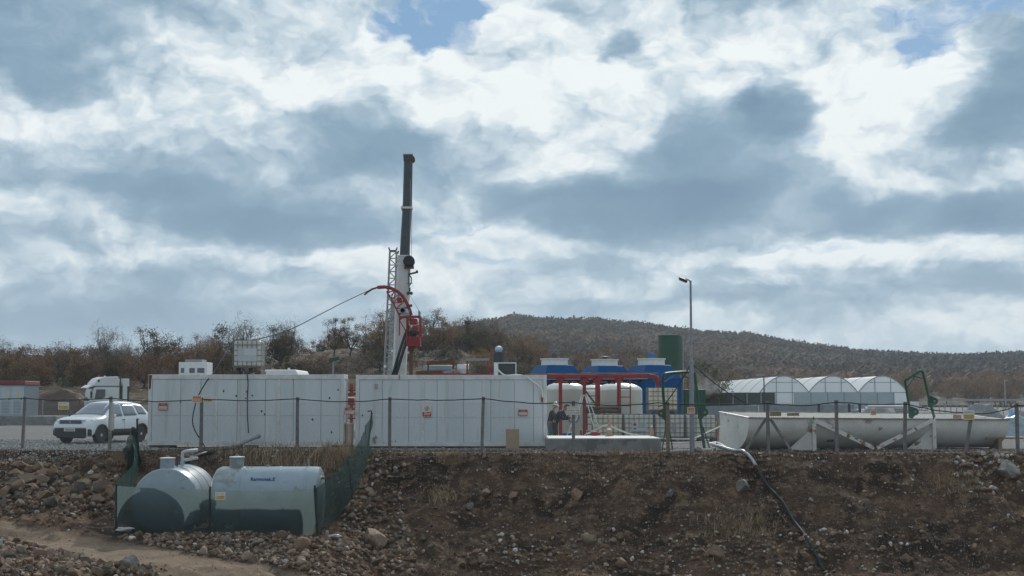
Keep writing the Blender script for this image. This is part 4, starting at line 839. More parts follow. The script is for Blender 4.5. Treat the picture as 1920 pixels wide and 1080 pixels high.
# ---------------------------------------------------------------- green shade net round the tanks
def netmat():
    m=bpy.data.materials.new('green_shade_net'); m.use_nodes=True; T=NT(m.node_tree); T.n.clear(); out=T.N('ShaderNodeOutputMaterial'); tc=T.N('ShaderNodeTexCoord')
    d=T.N('ShaderNodeBsdfDiffuse'); tl=T.N('ShaderNodeBsdfTranslucent'); tr=T.N('ShaderNodeBsdfTransparent'); c=T.mix(T.noise(tc.outputs['Object'],3,4,.6),(.022,.040,.040),(.04,.060,.058))
    T.L(c,d.inputs[0]); tl.inputs[0].default_value=(.15,.205,.21,1); a=T.N('ShaderNodeMixShader'); a.inputs[0].default_value=.6; T.L(d.outputs[0],a.inputs[1]); T.L(tl.outputs[0],a.inputs[2])
    b=T.N('ShaderNodeMixShader'); T.L(tr.outputs[0],b.inputs[1]); T.L(a.outputs[0],b.inputs[2])
    T.L(T.math('MULTIPLY_ADD',T.noise(tc.outputs['Object'],1.3,4,.6),.18,.64),b.inputs[0]); T.L(b.outputs[0],out.inputs[0]); return m
nm=netmat()
nd_=nm.copy(); nd_.name='dense_green_net'
for q in nd_.node_tree.nodes:
    if q.type=='MATH' and q.operation=='MULTIPLY_ADD': q.inputs[2].default_value=.68
    if q.type=='BSDF_TRANSLUCENT': q.inputs[0].default_value=(.11,.165,.15,1)
yn=41.5
no=empty('shade_net',(X_(400,yn,1000),yn,Z_(1003,yn)),'dark green shade net on posts fencing in the two grey tanks','net fence'); nl=Vector(no.location)
def netpanel(name,tops_,bots,nu=60,nv=10,wob=.03,mat=None):
    T_=crom(tops_,8); B_=crom(bots,8); V=[];F=[]
    for i in range(nu+1):
        u=i/nu; a=T_[min(len(T_)-1,int(u*(len(T_)-1)))]; a2=T_[min(len(T_)-1,int(u*(len(T_)-1))+1)]; fr=u*(len(T_)-1)%1; tt=a.lerp(a2,fr); b=B_[min(len(B_)-1,int(u*(len(B_)-1)))]; b2=B_[min(len(B_)-1,int(u*(len(B_)-1))+1)]; bb=b.lerp(b2,u*(len(B_)-1)%1)
        for j in range(nv+1):
            v=j/nv; p=bb.lerp(tt,v); k_=math.sin(math.pi*min(1,v*1.0)); w_=wob*(noise.noise(Vector((u*13,v*2,len(name))))+.5*noise.noise(Vector((u*30,v*3,5)))); p=p+Vector((w_*.4,w_,w_*.2 if v>.9 else 0)); V.append(tuple(p-nl))
    for i in range(nu):
        for j in range(nv): a=i*(nv+1)+j; F.append((a,a+nv+1,a+nv+2,a+1))
    m=MB(); m.add(V,F); return m.build(name,mat or nm,no,smooth=True)
g=lambda px,py,Y,l=.0:(lambda p:Vector((p.x,Y,p.z)))(PX(px,py,Y))
netpanel('front_net',[g(217,911,yn),g(300,916,yn),g(392,918,yn),g(470,921,yn),g(540,920,yn),g(592,916,yn)],[g(217,1001,yn),g(300,1004,yn),g(392,1006,yn),g(470,1006,yn),g(540,1006,yn),g(594,1004,yn)])
netpanel('side_net',[g(592,916,yn),g(622,893,42.7),g(650,862,44.0),g(675,825,45.6),g(697,776,47.0)],[g(594,1005,yn),g(632,972,42.7),g(660,930,44.0),g(680,892,45.6),g(692,852,47.0)],wob=.20,mat=nd_)
netpanel('side_net',[g(217,911,yn),g(224,896,43),g(238,884,44.5),g(252,860,46.2),g(250,800,48.0)],[g(217,1001,yn),g(226,975,43),g(240,945,44.5),g(256,905,46.2),g(262,860,48.0)],wob=.14,mat=nd_)
netpanel('bunched_net',[g(236,842,48),g(243,815,48),g(249,800,47.9),g(254,812,47.8),g(259,830,48)],[g(232,862,48.0),g(240,880,47.5),g(247,900,47),g(257,900,47),g(263,870,48)],wob=.16,mat=nd_)
pm=M('black_net_post',(.02,.024,.024))
for a,b in ((g(217,1008,yn),g(218,907,yn)),(g(393,1008,yn+.02),g(394,912,yn+.02)),(g(596,1010,yn+.02),g(590,910,yn+.02)),(g(258,868,48.1),g(257,785,48.1)),(g(689,852,47.1),g(697,774,47.1)),(g(660,935,44.1),g(652,862,44.1))):
    MB().tube([a-nl,b-nl],.03,8).build('post',pm,no)
MB().tube([g(697,776,47.1)-nl,g(696,770,47.1)-nl,g(690,771,47.0)-nl],.025,6).build('post_hook',rust,no)
v,f=rockshape(3,77,2,.5); v=v*np.array([.28,.15,.10]); p=ong(232,1000,41.35,.0)
tag(npmesh('plastic_wrap',v,f,M('clear_wrap',(.5,.52,.54),(.3,.32,.33),9,.25,bump=.8),True,loc=tuple(p+Vector((0,0,.12)))),'crumpled clear plastic at the left foot of the green net','plastic sheet')
v=rockshape(3,78,5,.6)[0]*np.array([.18,.08,.12]); p=ong(628,1008,41.3); tag(npmesh('plastic_wrap',v,f,M('clear_wrap',(.5,.52,.54)),True,loc=tuple(p+Vector((0,0,.05)))),'scrap of pale plastic at the right corner of the green net','plastic sheet')
# hose, grey pipe and black pipe by the first cabin
tag(MB().tube(crom([g(352,866,46.3),g(362,858,46.9),g(385,850,47.6),g(410,846,48.6),g(438,841,49.6),g(452,836,50.6)],5),.075,10).build('corrugated_pipe',black,None,org=tuple(g(385,850,47.6)),smooth=True),'thick black pipe lying between the tank and the first cabin','pipe')
o=empty('grey_pipe',tuple(g(460,835,50.3)),'grey plastic pipe slanting up against the first cabin','pipe'); r0=Vector(o.location)
MB().tube([g(438,838,49.9)-r0,g(485,818,51.2)-r0],.055,12).build('pipe_length',greyp,o,smooth=True); d=(g(485,818,51.2)-g(438,838,49.9)).normalized(); MB().tube([g(485,818,51.2)-r0-d*.06,g(485,818,51.2)-r0+d*.04],.075,12).build('socket',greyp,o)
tag(MB().tube(crom([g(463,692,51.6),g(463,700,51.45),g(465,718,51.42),g(464,745,51.42),g(464,780,51.42),g(466,812,51.42)],4),.020,6).build('hanging_hose',M('dark_hose',(.03,.04,.05)),None,org=tuple(g(464,745,51.42))),'thin dark hose hanging from the roof tank down the first cabin','hose')
# drum in the gap and small things there
o=empty('plastic_drum',(X_(655,51.9),51.9,0),'pale pink open drum in the gap between the cabins','drum'); m=MB(); m.lathe([(.15,0.02),(.16,.3),(.17,.86),(.155,.86),(.14,.1)],20); m.build('body',M('pale_pink_plastic',(.55,.42,.33),(.46,.34,.27),3,.6),o,smooth=True); m=MB(); m.lathe([(.18,.85),(.18,.885),(.15,.885),(.15,.85)],20); m.build('rim',whitep,o)
v,f=rockshape(2,91,4,.5); v=v*np.array([.24,.2,.12]); tag(npmesh('rubbish_bag',v,f,M('black_bag',(.015,.018,.02),None,rough=.35),False,loc=(X_(654,51.2),51.2,.1)),'crumpled black bag on the ground in the cabin gap','bag')
# ---------------------------------------------------------------- intermediate bulk tanks
IB=None
def ibc(x,y,z,label,group=None,rz=0,w=1.2,d=1.0,bottle=None,panel=0,vis=True):
    o=empty('cage_tank',(x,y,z),label,'tank cube',rz,group); h=.98
    m=MB(); m.box((0,0,.14+h/2),(w-.06,d-.06,h-.02)); m.build('bottle',bottle or poly,o,bevel=.07,smooth=True)
    m=MB(); xs_=[-w/2+w*i/6 for i in range(7)]; zs_=[.16,.36,.56,.76,.95,1.11]
    for s_ in (-1,1):
        for xx in xs_: m.tube([(xx,s_*d/2,.14),(xx,s_*d/2,1.12)],.013,5,False)
        for zz in zs_: m.tube([(-w/2,s_*d/2,zz),(w/2,s_*d/2,zz)],.013,5,False)
        for yy in [-d/2+d*i/5 for i in range(6)]: m.tube([(s_*w/2,yy,.14),(s_*w/2,yy,1.12)],.009,5,False)
        for zz in zs_: m.tube([(s_*w/2,-d/2,zz),(s_*w/2,d/2,zz)],.009,5,False)
        m.tube([(s_*w*.2,-d/2,1.12),(s_*w*.2,d/2,1.12)],.012,5,False)
    m.build('cage',M('cage_wire',(.16,.17,.175),None,rough=.5,metal=.3),o)
    m=MB(); m.lathe([(.11,1.10),(.11,1.15),(.0,1.155)],16); m.build('filler_cap',dark if panel!=2 else whitep,o)
    m=MB()
    for xx in (-w/2+.08,0,w/2-.08): m.box((xx,0,.05),(.13,d,.10))
    m.box((0,0,.12),(w,d,.035)); m.build('pallet',M('pallet_grey',(.09,.08,.075),(.16,.12,.09),5) ,o)
    if panel==1:
        p_=MB(); p_.bx(-.30,.30,-d/2-.012,-d/2-.006,.42,.80); q=p_.build('label_plate',wsheet,o)
        m=MB(); m.box((-.18,-d/2-.016,.70),(.11,.004,.11),(0,R(45),0)); m.build('hazard_diamond',signr,q); m=MB(); 
        for zz in (.75,.69,.63,.57): glyphs(m,-.04,.26,zz,.03,-d/2-.0125,int(zz*100))
        m.bx(-.24,-.12,-d/2-.015,-d/2-.0125,.5,.55); m.build('print',ink,q)
    if panel==2:
        p_=MB(); p_.bx(-.34*w,.36*w,-d/2-.012,-d/2-.006,.34,.83); q=p_.build('label_plate',wsheet,o); m=MB(); m.bx(-.1*w,.33*w,-d/2-.016,-d/2-.0125,.56,.80); m.build('pale_sheet',M('pale_sheet',(.5,.53,.55)),q)
    if panel==3:
        p_=MB(); p_.bx(.1,.26,-d/2-.012,-d/2-.006,.42,.78); p_.build('label_plate',M('grey_card',(.28,.28,.31)),o)
    return o
gI='cage tanks in the row behind the slab'
Yi=60.0
for px,lab,pn,bt in [(1140,'yellowed cage tank, leftmost of the low row behind the slab',0,polyy),(1198,'cage tank with a red diamond label in the low row behind the slab',1,poly),(1256,'cage tank directly under the stacked upper cage tank',3,poly),(1314,'cage tank at the right end of the low row behind the lamp post',0,poly)]:
    ibc(X_(px,Yi),Yi+.5,0,lab,gI,0,1.26,1.0,bt,pn)
for px,lab in [(1165,'cage tank hidden in the second row behind the yellowed one'),(1238,'cage tank in the second row carrying the upper cage tank')]:
    ibc(X_(px,61.6),61.6,0,lab,gI,0,1.26,1.0,poly)
ibc(X_(1241,61.6),61.6,1.13,'cream cage tank stacked on top of the low row',None,0,1.26,1.0,polyy)
ibc(X_(467,52.6),52.55,Z_(702,51.6)+.14,'white cage tank standing on timbers on the roof of the first cabin',None,0,1.03,1.0,poly,2)
for px,lab in ((446,'dark timber under the roof tank at its left side'),(487,'dark timber under the roof tank at its right side')):
    tag(MB().box((0,0,0),(.22,1.1,.13)).build('timber_bearer',M('dark_timber',(.06,.035,.025),(.10,.06,.04),5),None,bevel=.01),lab,'timber','bearers under the roof tank').location=(X_(px,52.5),52.55,Z_(702,51.6)+.07)
tag(MB().box((0,0,0),(.09,.3,1.0),(0,R(4),0)).build('tan_board',ply,None),'tan board at the right end of the low cage tank row','board').location=(X_(1347,60),60.2,.5)
# ---------------------------------------------------------------- big cream tanks with ribbed domes
def dometank(x,y,r,h,label,g_='ribbed cream tanks under the red frame'):
    o=empty('vertical_tank',(x,y,0),label,'tank',0,g_); rib=lambda j,z:(.0)
    prof=[(r,0),(r,h*.30),(r*.985,h*.305),(r*.985,h*.325),(r,h*.33),(r,h*.60),(r*.985,h*.605),(r*.985,h*.62),(r,h*.625),(r,h*.86)]
    MB().lathe(prof,48).build('shell',M('cream_tank',(.52,.51,.46),(.46,.45,.41),1.2,.4),o,smooth=30)
    m=MB(); m.lathe([(r,h*.86),(r*.99,h*.875),(r*.93,h*.91),(r*.78,h*.95),(r*.55,h*.982),(r*.25,h*.998),(.001,h)],48,rib=lambda j,z:(-.045 if (j%6) in (0,) else (.02 if (j%6)==3 else 0))*(1 if h*.87<z<h*.99 else 0)); m.build('ribbed_dome',M('cream_dome',(.62,.61,.57),None,rough=.3),o,smooth=30)
    m=MB(); m.lathe([(.2,h-.01),(.2,h+.05),(.001,h+.07)],16); m.build('lid',dark,o); return o
dometank(X_(1060,68.5),68.6,.98,2.58,'cream ribbed tank behind the bending workers')
dometank(X_(1161,69.5),69.5,1.13,2.55,'cream ribbed tank behind the red brown ladder')
dometank(X_(1116,73.5),73.5,1.0,2.5,'cream ribbed tank partly hidden between the two front tanks')
# ---------------------------------------------------------------- red portal frame
Yf=65.0; o=empty('red_portal_frame',(X_(1050,Yf),Yf,0),'red steel portal frame with beams over the cream tanks','steel frame'); r0=Vector(o.location)
gp=lambda px,py,Y=Yf:PX(px,py,Y)-r0
m=MB(); m.beam(gp(985,705),gp(1120,706),.2,.17); m.build('beam',redp,o,bevel=.01); m=MB(); m.beam(gp(1120,707,Yf+.1),gp(1215,704,Yf+.1),.2,.17); m.build('beam',redp,o,bevel=.01)
m=MB(); m.beam(gp(1215,704,Yf+.1),gp(1234,708,Yf+.1),.18,.17); m.build('beam',redp,o,bevel=.01)
m=MB(); m.box(gp(1075,701,Yf+.6),(3.9,1.0,.05)); m.box(gp(1175,700,Yf+.8),(2.8,1.2,.05)); m.build('deck_sheet',M('dirty_timber',(.25,.22,.18),(.14,.12,.1),3,.8),o)
for px,w in ((1051,.16),(1096,.15),(1121,.22),(1161,.17),(1233,.14)):
    yb=828 if px<1100 else (826 if px<1162 else 745); b_=PX(px,826,Yf).x-r0.x
    m=MB(); m.bx(b_-w/2,b_+w/2,-.1,.1,0 if px<1200 else .0,2.78); m.build('column',redp,o,bevel=.012)
    for s_ in (-1,1): MB().prism([(b_+s_*w/2,2.72),(b_+s_*(w/2+.16),2.72),(b_+s_*w/2,2.50)],-.05,.05).build('haunch',redp,o)
pm_=M('brown_pipe_steel',(.12,.065,.04),(.07,.04,.03),6,.7)
o2=empty('overhead_pipework',(X_(1120,66.5),66.5,2.4),'dark pipes and valves slung under the red beams above the tanks','pipework'); r2=Vector(o2.location); g2=lambda px,py,Y=66.5:PX(px,py,Y)-r2
for a,b,r_ in (((1025,713),(1215,712),.05),((1040,717),(1150,718),.04),((1060,703),(1110,700),.045)): MB().tube([g2(*a),g2(*b)],r_,8).build('pipe',pm_,o2,smooth=True)
for px in (1034,1068,1084,1108,1142,1152,1180,1198): MB().tube([g2(px,712),g2(px,720)],.045,8).build('drop_pipe',pm_,o2); MB().lathe([(.09,-.025),(.09,.025)],12,tuple(g2(px,715,66.3)),'Y').build('valve',dark if px%4 else redp,o2)
def ladder(pa,pb,wd,lab,n=6,mat=None,cat='ladder',grp_=None):
    o=empty('ladder',tuple(pa),lab,cat,0,grp_); a=Vector(pa); d=Vector(pb)-a; mt=mat or M('red_brown_steel',(.24,.06,.035),(.16,.045,.03),5)
    for s_ in (-1,1): MB().beam(Vector((s_*wd/2,0,0)),Vector((s_*wd/2,0,0))+d,.06,.05,up=(0,1,0)).build('stile',mt,o)
    for k_ in range(1,n): q=d*(k_/n); MB().tube([q-Vector((wd/2,0,0)),q+Vector((wd/2,0,0))],.022,6).build('rung',mt,o)
    return o
ladder(PX(1172,822,64.3)-Vector((0,0,.1)),PX(1172,712,64.5),.47,'red brown ladder against the frame in front of the right cream tank',7)
ladder(PX(1108,822,64.4),PX(1108,716,65.0),.5,'red brown ladder between the two front columns',8)
tag(MB().beam((0,0,0),PX(1122,765,64.6)-PX(1098,733,64.6),.07,.07,up=(0,1,0)).build('diagonal_bar',dark,None),'dark slanting bar across the ladder between the columns','bar').location=PX(1098,733,64.6)
o=empty('step_ladder',(X_(1095,56.5),56.5,0),'white folding step ladder standing on the slab edge','ladder'); r0=Vector(o.location); al=M('aluminium',(.55,.57,.58),None,rough=.4,metal=.3)
for a,b in (((1091,741),(1060,822)),((1094,741),(1068,824)),((1097,741),(1116,806)),((1101,741),(1126,806))): MB().beam(PX(a[0],a[1],56.5)-r0,PX(b[0],b[1]+4,56.3)-r0,.035,.05,up=(0,1,0)).build('stile',al,o)
for k_ in range(1,7): t=k_/7; MB().beam(PX(lerp(1091,1060,t),lerp(741,822,t),56.5)-r0,PX(lerp(1094,1070,t),lerp(741,823,t),56.4)-r0,.03,.03).build('tread',al,o)
MB().box(PX(1096,741,56.5)-r0,(.26,.2,.03)).build('top_cap',al,o)
# pipework in front of tanks
o=empty('pump_manifold',(X_(1132,63.4),63.4,.9),'rusty brown pipe manifold low in front of the cream tanks','pipework'); r0=Vector(o.location); br_=M('brown_pipe_steel',(.12,.065,.04),(.07,.04,.03),6,.7)
for y_ in (765,772): MB().tube([PX(1098,y_,63.4)-r0,PX(1165,y_,63.4)-r0],.075,10).build('pipe',br_,o,smooth=True)
for px in (1100,1118,1133,1162): m=MB(); c=PX(px,768,63.4)-r0; m.lathe([(.13,-.03),(.13,.03)],14,tuple(c),'X'); m.box((c.x,c.y,c.z-.45),(.08,.08,.9)); m.build('flange_support',br_,o)
# small things on and behind the slab
def cone(x,y,z,lab,h=.42,m1=orng):
    o=empty('traffic_cone',(x,y,z),lab,'cone'); m=MB(); m.lathe([(.10,.02),(.03,h),(.001,h+.005)],16); m.build('body',m1,o,smooth=True); m=MB(); m.lathe([(.078,h*.35),(.058,h*.6)],16); m.build('white_band',whitep,o); m=MB(); m.box((0,0,.012),(.26,.26,.024)); m.build('base',m1,o); return o
cone(X_(1089,56),56,.0,'red and white cone beside the step ladder on the slab',.55,redp); cone(X_(1143,51),51.2,.43,'slim brown cone in front of the yellowed cage tank',.62,M('brown_cone',(.35,.22,.13)))
o=empty('red_pump',(X_(1112,52.4),51.7,.43),'small red pump lying on the slab','pump'); o.scale=(.6,.6,.6); MB().lathe([(.10,-.2),(.13,-.1),(.13,.15),(.06,.2)],14,(0,0,.13),'X').build('motor',redp,o,smooth=True); MB().box((.25,0,.12),(.24,.14,.16)).build('gear_box',M('dull_red',(.2,.05,.04)),o,bevel=.03); MB().tube([(-.2,0,.1),(-.45,-.1,.05),(-.7,0,.03)],.03,6).build('outlet',dark,o)
o=empty('white_bottle',(X_(1221,51.5),51.3,.43),'white and brown bottle on the right end of the slab','bottle'); MB().lathe([(.07,0),(.075,.22),(.03,.28),(.03,.33)],14).build('body',M('brown_cone',(.35,.22,.13)),o,smooth=True); MB().lathe([(.035,.33),(.035,.37),(.001,.37)],12).build('cap',whitep,o)
rp=[PX(1094,817,52.0),PX(1112,808,52),PX(1136,797,51.6),PX(1150,801,51.7),PX(1180,813,51.8),PX(1222,820,52.0),PX(1260,823,52.6),PX(1300,822,54),PX(1332,808,57),PX(1350,800,58.5)]
tag(MB().tube(crom(rp,4),.030,8).build('white_rope',M('white_rope_fibre',(.58,.57,.53),(.4,.39,.36),60,.9),None,org=tuple(rp[4]),smooth=True),'thick white rope draped in front of the cage tanks','rope')
tag(MB().tube(crom([PX(1325,833,50.5),PX(1345,831,51.5),PX(1362,840,50.0)],5),.05,8).build('white_pipe',whitep,None,org=tuple(PX(1345,831,51.5)),smooth=True),'short white pipe on the ground left of the trough','pipe')
tag(MB().box((0,0,0),(.45,.3,.18),(0,0,.3)).build('blue_crate',M('blue_plastic',(.02,.11,.35)),None,bevel=.02),'blue crate at the foot of the left cream tank','crate').location=(X_(1062,66),66,.1)
for i,(px,w) in enumerate(((1240,.3),)): pass
# ---------------------------------------------------------------- people
def skinbody(name,joints,edges,mat,parent,sub=1):
    me=bpy.data.meshes.new(name); me.from_pydata([j[0] for j in joints],edges,[]); me.materials.append(mat); o=bpy.data.objects.new(name,me); COL.objects.link(o); o.parent=parent
    s=o.modifiers.new('skin','SKIN'); s.use_smooth_shade=True
    if not me.skin_vertices: pass
    sv=me.skin_vertices[0].data if me.skin_vertices else None
    if sv:
        for i,j in enumerate(joints): sv[i].radius=(j[1],j[2] if len(j)>2 else j[1]); sv[i].use_root=(i==0)
    b=o.modifiers.new('sub','SUBSURF'); b.levels=sub; b.render_levels=sub; return o
skin=M('skin_tone',(.36,.21,.15),None,rough=.6); jack=M('dark_jacket',(.016,.026,.036),(.03,.04,.05),12,.85); trou=M('brown_trousers',(.075,.06,.05),(.05,.042,.036),10,.9); jean=M('blue_jeans',(.085,.13,.18),(.06,.10,.14),10,.9); hair=M('dark_hair',(.02,.015,.012),(.035,.025,.02),30,.8); shoe=M('dark_boot',(.02,.018,.016))
def person(loc,rz,label,bend,jk,tr,helmet,coil,hh=1.0):
    o=empty('person',loc,label,'person',rz); b=bend
    # facing +x; hip at .92, the back bends forward by b
    hip=Vector((0,0,.92)); sp=lambda d:hip+Vector((math.sin(b)*d,0,math.cos(b)*d)); ch=sp(.30); nk=sp(.54); hd=nk+Vector((math.sin(b+.3)*.13,0,math.cos(b+.3)*.13)); hc=nk+Vector((math.sin(b+.25)*.20,0,math.cos(b+.25)*.20))
    hand=Vector((nk.x+.32,0,nk.z-.22)); J=[(hip,.13,.10),(sp(.15),.125,.095),(ch,.15,.11),(sp(.46),.12,.09),(nk,.055),(hd,.06)]; E_=[(0,1),(1,2),(2,3),(3,4),(4,5)]
    for s_ in (-1,1):
        k=len(J); sh=sp(.44)+Vector((0,s_*.17,0)); elb=sh+Vector((.14,s_*.05,-.27)); wr=Vector((hand.x-.07,s_*.12,hand.z)); hn=Vector((hand.x,s_*.10,hand.z-.01))
        J+=[(sh,.06),(elb,.043),(wr,.030),(hn,.036,.022)]; E_+=[(3,k),(k,k+1),(k+1,k+2),(k+2,k+3)]
        k0=len(J)
        for q in range(4): J.append((hn+Vector((.065-.006*abs(q-1),(q-1.5)*.019,-.012)),.009)); J.append((hn+Vector((.085,(q-1.5)*.017,-.045)),.008)); E_+=[(k+3,k0+2*q),(k0+2*q,k0+2*q+1)]
        J.append((hn+Vector((.03,-s_*.05,-.01)),.010)); E_.append((k+3,len(J)-1))
        k=len(J); J+=[(Vector((0,s_*.09,.86)),.095),(Vector((.03,s_*.10,.48)),.06),(Vector((-.02,s_*.10,.09)),.04),(Vector((.14,s_*.115,.035)),.035)]; E_+=[(0,k),(k,k+1),(k+1,k+2),(k+2,k+3)]
    skinbody('body',J,E_,skin,o)
    # head: ovoid with nose, brow, ears
    m=MB(); v,f=icos(3); hv=[]
    for q in v:
        x,y,z=q; x*=.098; y*=.077; z*=.118
        if z<0: y*=1+.9*z*3; x*=1+z*1.2
        if x>.07 and abs(y)<.022 and -.035<z<.015: x+=.022*(1-abs(y)/.022)
        if x>.06 and .01<z<.03 and .015<abs(y)<.05: x-=.008
        if abs(y)>.066 and abs(z)<.03 and abs(x)<.02: y*=1.18
        hv.append((x,y,z))
    m.add(hv,f.tolist()); h=m.build('head',skin,o,smooth=180); h.location=hc; h.rotation_euler=(0,b+.15,0)
    m=MB(); 
    for s_ in (-1,1): m.lathe([(.001,-.006),(.008,-.003),(.008,.003),(.001,.006)],8,(.088,s_*.03,.018),'X')
    m.box((.092,0,-.05),(.012,.045,.008)); m.build('eyes_and_mouth',hair,h)
    m=MB()
    if helmet: m.lathe([(.118,.035),(.116,.07),(.095,.125),(.05,.155),(.001,.163)],20); m.lathe([(.15,.03),(.15,.036),(.10,.05)],20,(.015,0,0)); m.build('white_helmet',whitep,h,smooth=True)
    else: m.add([(q[0]*.104-.008,q[1]*.085,q[2]*.122+.012) for q in v if True],[t for t in f.tolist() if all((v[i][2]>.15 or v[i][0]<-.25) for i in t)]); m.build('hair',hair,h,smooth=True)
    # jacket and trousers follow the body
    J2=[(hip+Vector((-.02,0,-.16)),.175,.155),(sp(.08),.16,.125),(ch,.18,.14),(sp(.47),.14,.11),(sp(.55),.075)]; E2=[(0,1),(1,2),(2,3),(3,4)]
    for s_ in (-1,1):
        k=len(J2); sh=sp(.44)+Vector((0,s_*.18,0)); elb=sh+Vector((.14,s_*.06,-.27)); wr=Vector((hand.x-.09,s_*.125,hand.z)); J2+=[(sh,.088),(elb,.070),(wr+Vector((.04,0,0)),.050)]; E2+=[(3,k),(k,k+1),(k+1,k+2)]
    skinbody('jacket',J2,E2,jk,o)
    J3=[(Vector((0,0,.97)),.16,.14),(Vector((0,0,.88)),.17,.14)]; E3=[(0,1)]
    for s_ in (-1,1):
        k=len(J3); J3+=[(Vector((0,s_*.10,.80)),.105),(Vector((.03,s_*.105,.48)),.08),(Vector((-.02,s_*.105,.10)),.068)]; E3+=[(1,k),(k,k+1),(k+1,k+2)]
        m=MB(); m.box((.05,s_*.11,.05),(.28,.10,.09)); m.build('boot',shoe,o,bevel=.03)
    skinbody('trousers',J3,E3,tr,o)
    o.scale=(hh,hh,hh); return o,hand
Yp=54.2
pa,hand=person((X_(1040,Yp),Yp,0.0),R(-20),'person in a dark jacket bending over a grey hose coil by the red column',R(38),jack,trou,False,True,.98)
hw=pa.matrix_basis@hand; m=MB(); ring=[Vector((math.cos(6.2832*i/28),0,math.sin(6.2832*i/28))) for i in range(29)]
for k_ in range(4): m.tube([q*(.19+.012*k_)+Vector((.10,.02*k_-.03,-.02)) for q in ring],.014,6,False)
tag(m.build('hose_coil',M('grey_hose',(.16,.2,.23)),None,smooth=True),'grey coiled hose held by the bending person','hose').location=hw
person((X_(1031,Yp+1.0),Yp+1.0,0.0),R(-10),'person in a white helmet and jeans standing just behind the bending one',R(14),jack,jean,True,False,.93)
# ---------------------------------------------------------------- blue cooling towers
def tower(x,y,s,label,rz,mot):
    o=empty('cooling_tower',(x,y,0),label,'cooling tower',rz,'blue cooling towers'); w=1.40; zb=3.05; zt=3.95
    m=MB(); m.bx(-w,w,-w,w,.5,zb); m.build('casing',bluep,o,bevel=.03)
    m=MB(); t=w*.66; b_=w*1.03; m.add([(-b_,-b_,zb+.003),(b_,-b_,zb+.003),(b_,b_,zb+.003),(-b_,b_,zb+.003),(-t,-t,zt),(t,-t,zt),(t,t,zt),(-t,t,zt)],[(3,2,1,0),(4,5,6,7),(0,1,5,4),(1,2,6,5),(2,3,7,6),(3,0,4,7)]); m.build('hood',bluep,o,bevel=.02)
    m=MB(); m.lathe([(.86,zt-.02),(.86,zt+.36),(.93,zt+.37),(.93,zt+.44),(.84,zt+.44),(.82,zt+.05)],40); m.build('fan_stack',whitep,o,smooth=30)
    m=MB(); m.box((0,0,zt+.40),(1.7,.10,.06)); m.build('motor_beam',steel,o)
    m=MB(); m.lathe([(.17,zt+.43),(.19,zt+.5),(.19,zt+.74),(.12,zt+.82),(.001,zt+.83)],16) if mot!='flat' else m.lathe([(.14,zt+.43),(.14,zt+.6),(.34,zt+.62),(.001,zt+.66)],16); m.build('fan_motor',dark if mot!='blue' else M('motor_blue',(.02,.12,.34)),o,smooth=True)
    m=MB()
    for a in (-1,1):
        for b in (-1,1): m.bx(a*w*.9-.1,a*w*.9+.1,b*w*.9-.1,b*w*.9+.1,-.05,.5)
    m.build('leg_frame',dark,o); m=MB(); 
    for k_ in range(8): m.box((0,-w-.015,.8+k_*.12),(w*1.7,.02,.07),(R(30),0,0))
    m.build('louvres',bluep,o); return o
for px,Yt,lab,mo in ((1040,92,'blue cooling tower with dark domed motor, leftmost of three','dark'),(1134,94,'blue cooling tower with flat topped motor, middle of three','flat'),(1222,92,'blue cooling tower with blue motor beside the green silo','blue')):
    tower(X_(px,Yt),Yt,1,lab,R(24),mo)
o=empty('green_silo',(X_(1257,106),106,0),'tall dark green cylindrical silo behind the third blue tower','silo'); hs_=Z_(629,106); MB().lathe([(.86,0),(.86,hs_-.1),(.84,hs_),(.001,hs_+.03)],32).build('shell',M('silo_green',(.022,.075,.038),(.018,.062,.032),1.5,.55),o,smooth=30)
MB().tube([(.93,-.1,0),(.93,-.1,hs_-.1)],.06,8).build('down_pipe',steel,o); MB().lathe([(.2,hs_),(.2,hs_+.12),(.001,hs_+.13)],12).build('cap',steel,o)
m=MB(); m.tube([(.98,-.1,hs_*.7),(1.05,-.1,hs_*.7)],.05,6); m.build('pipe_clamp',dark,o)
# green plant box with steam
o=empty('green_plant_box',(X_(1303,98),98,0),'dark green machine box with vapour rising behind the lamp post','machine box'); MB().bx(-.75,.75,0,1.6,.3,Z_(730,98)).build('casing',greenp,o,bevel=.03); MB().bx(-.7,.7,-.03,0,.5,Z_(736,98)).build('door',greenp,o,bevel=.01)
for s_ in (-.5,.5): MB().bx(s_-.1,s_+.1,.3,1.3,-.05,.3).build('skid',dark,o)
MB().tube([(-1.0,.1,0),(-1.0,.1,3.4)],.07,8).build('stand_pipe',steel,o)
def vapour(px,py,Y,r,dn,lab):
    m=bpy.data.materials.new('white_vapour'); m.use_nodes=True; T=NT(m.node_tree); T.n.clear(); out=T.N('ShaderNodeOutputMaterial'); pv=T.N('ShaderNodeVolumePrincipled'); T.L(pv.outputs[0],out.inputs['Volume']); pv.inputs['Color'].default_value=(.95,.96,.97,1); tc=T.N('ShaderNodeTexCoord')
    g=T.N('ShaderNodeTexGradient',gradient_type='SPHERICAL'); T.L(tc.outputs['Object'],g.inputs[0]); n_=T.noise(tc.outputs['Object'],2.2,5,.65,.4); T.L(T.math('MULTIPLY',T.math('MULTIPLY',g.outputs[1],T.math('MULTIPLY_ADD',n_,6,-2.6,clamp=True)),dn),pv.inputs['Density'])
    v,f=icos(3); o=npmesh('vapour_plume',v,f,m,True,loc=tuple(PX(px,py,Y))); o.scale=r; tag(o,lab,'vapour',None,'stuff')
vapour(1322,722,101,(1.1,.7,1.0),.9,'thin white vapour rising beside the lamp post')
vapour(1338,728,103,(1.3,.7,.5),.7,'low white vapour drifting over the dark screens')
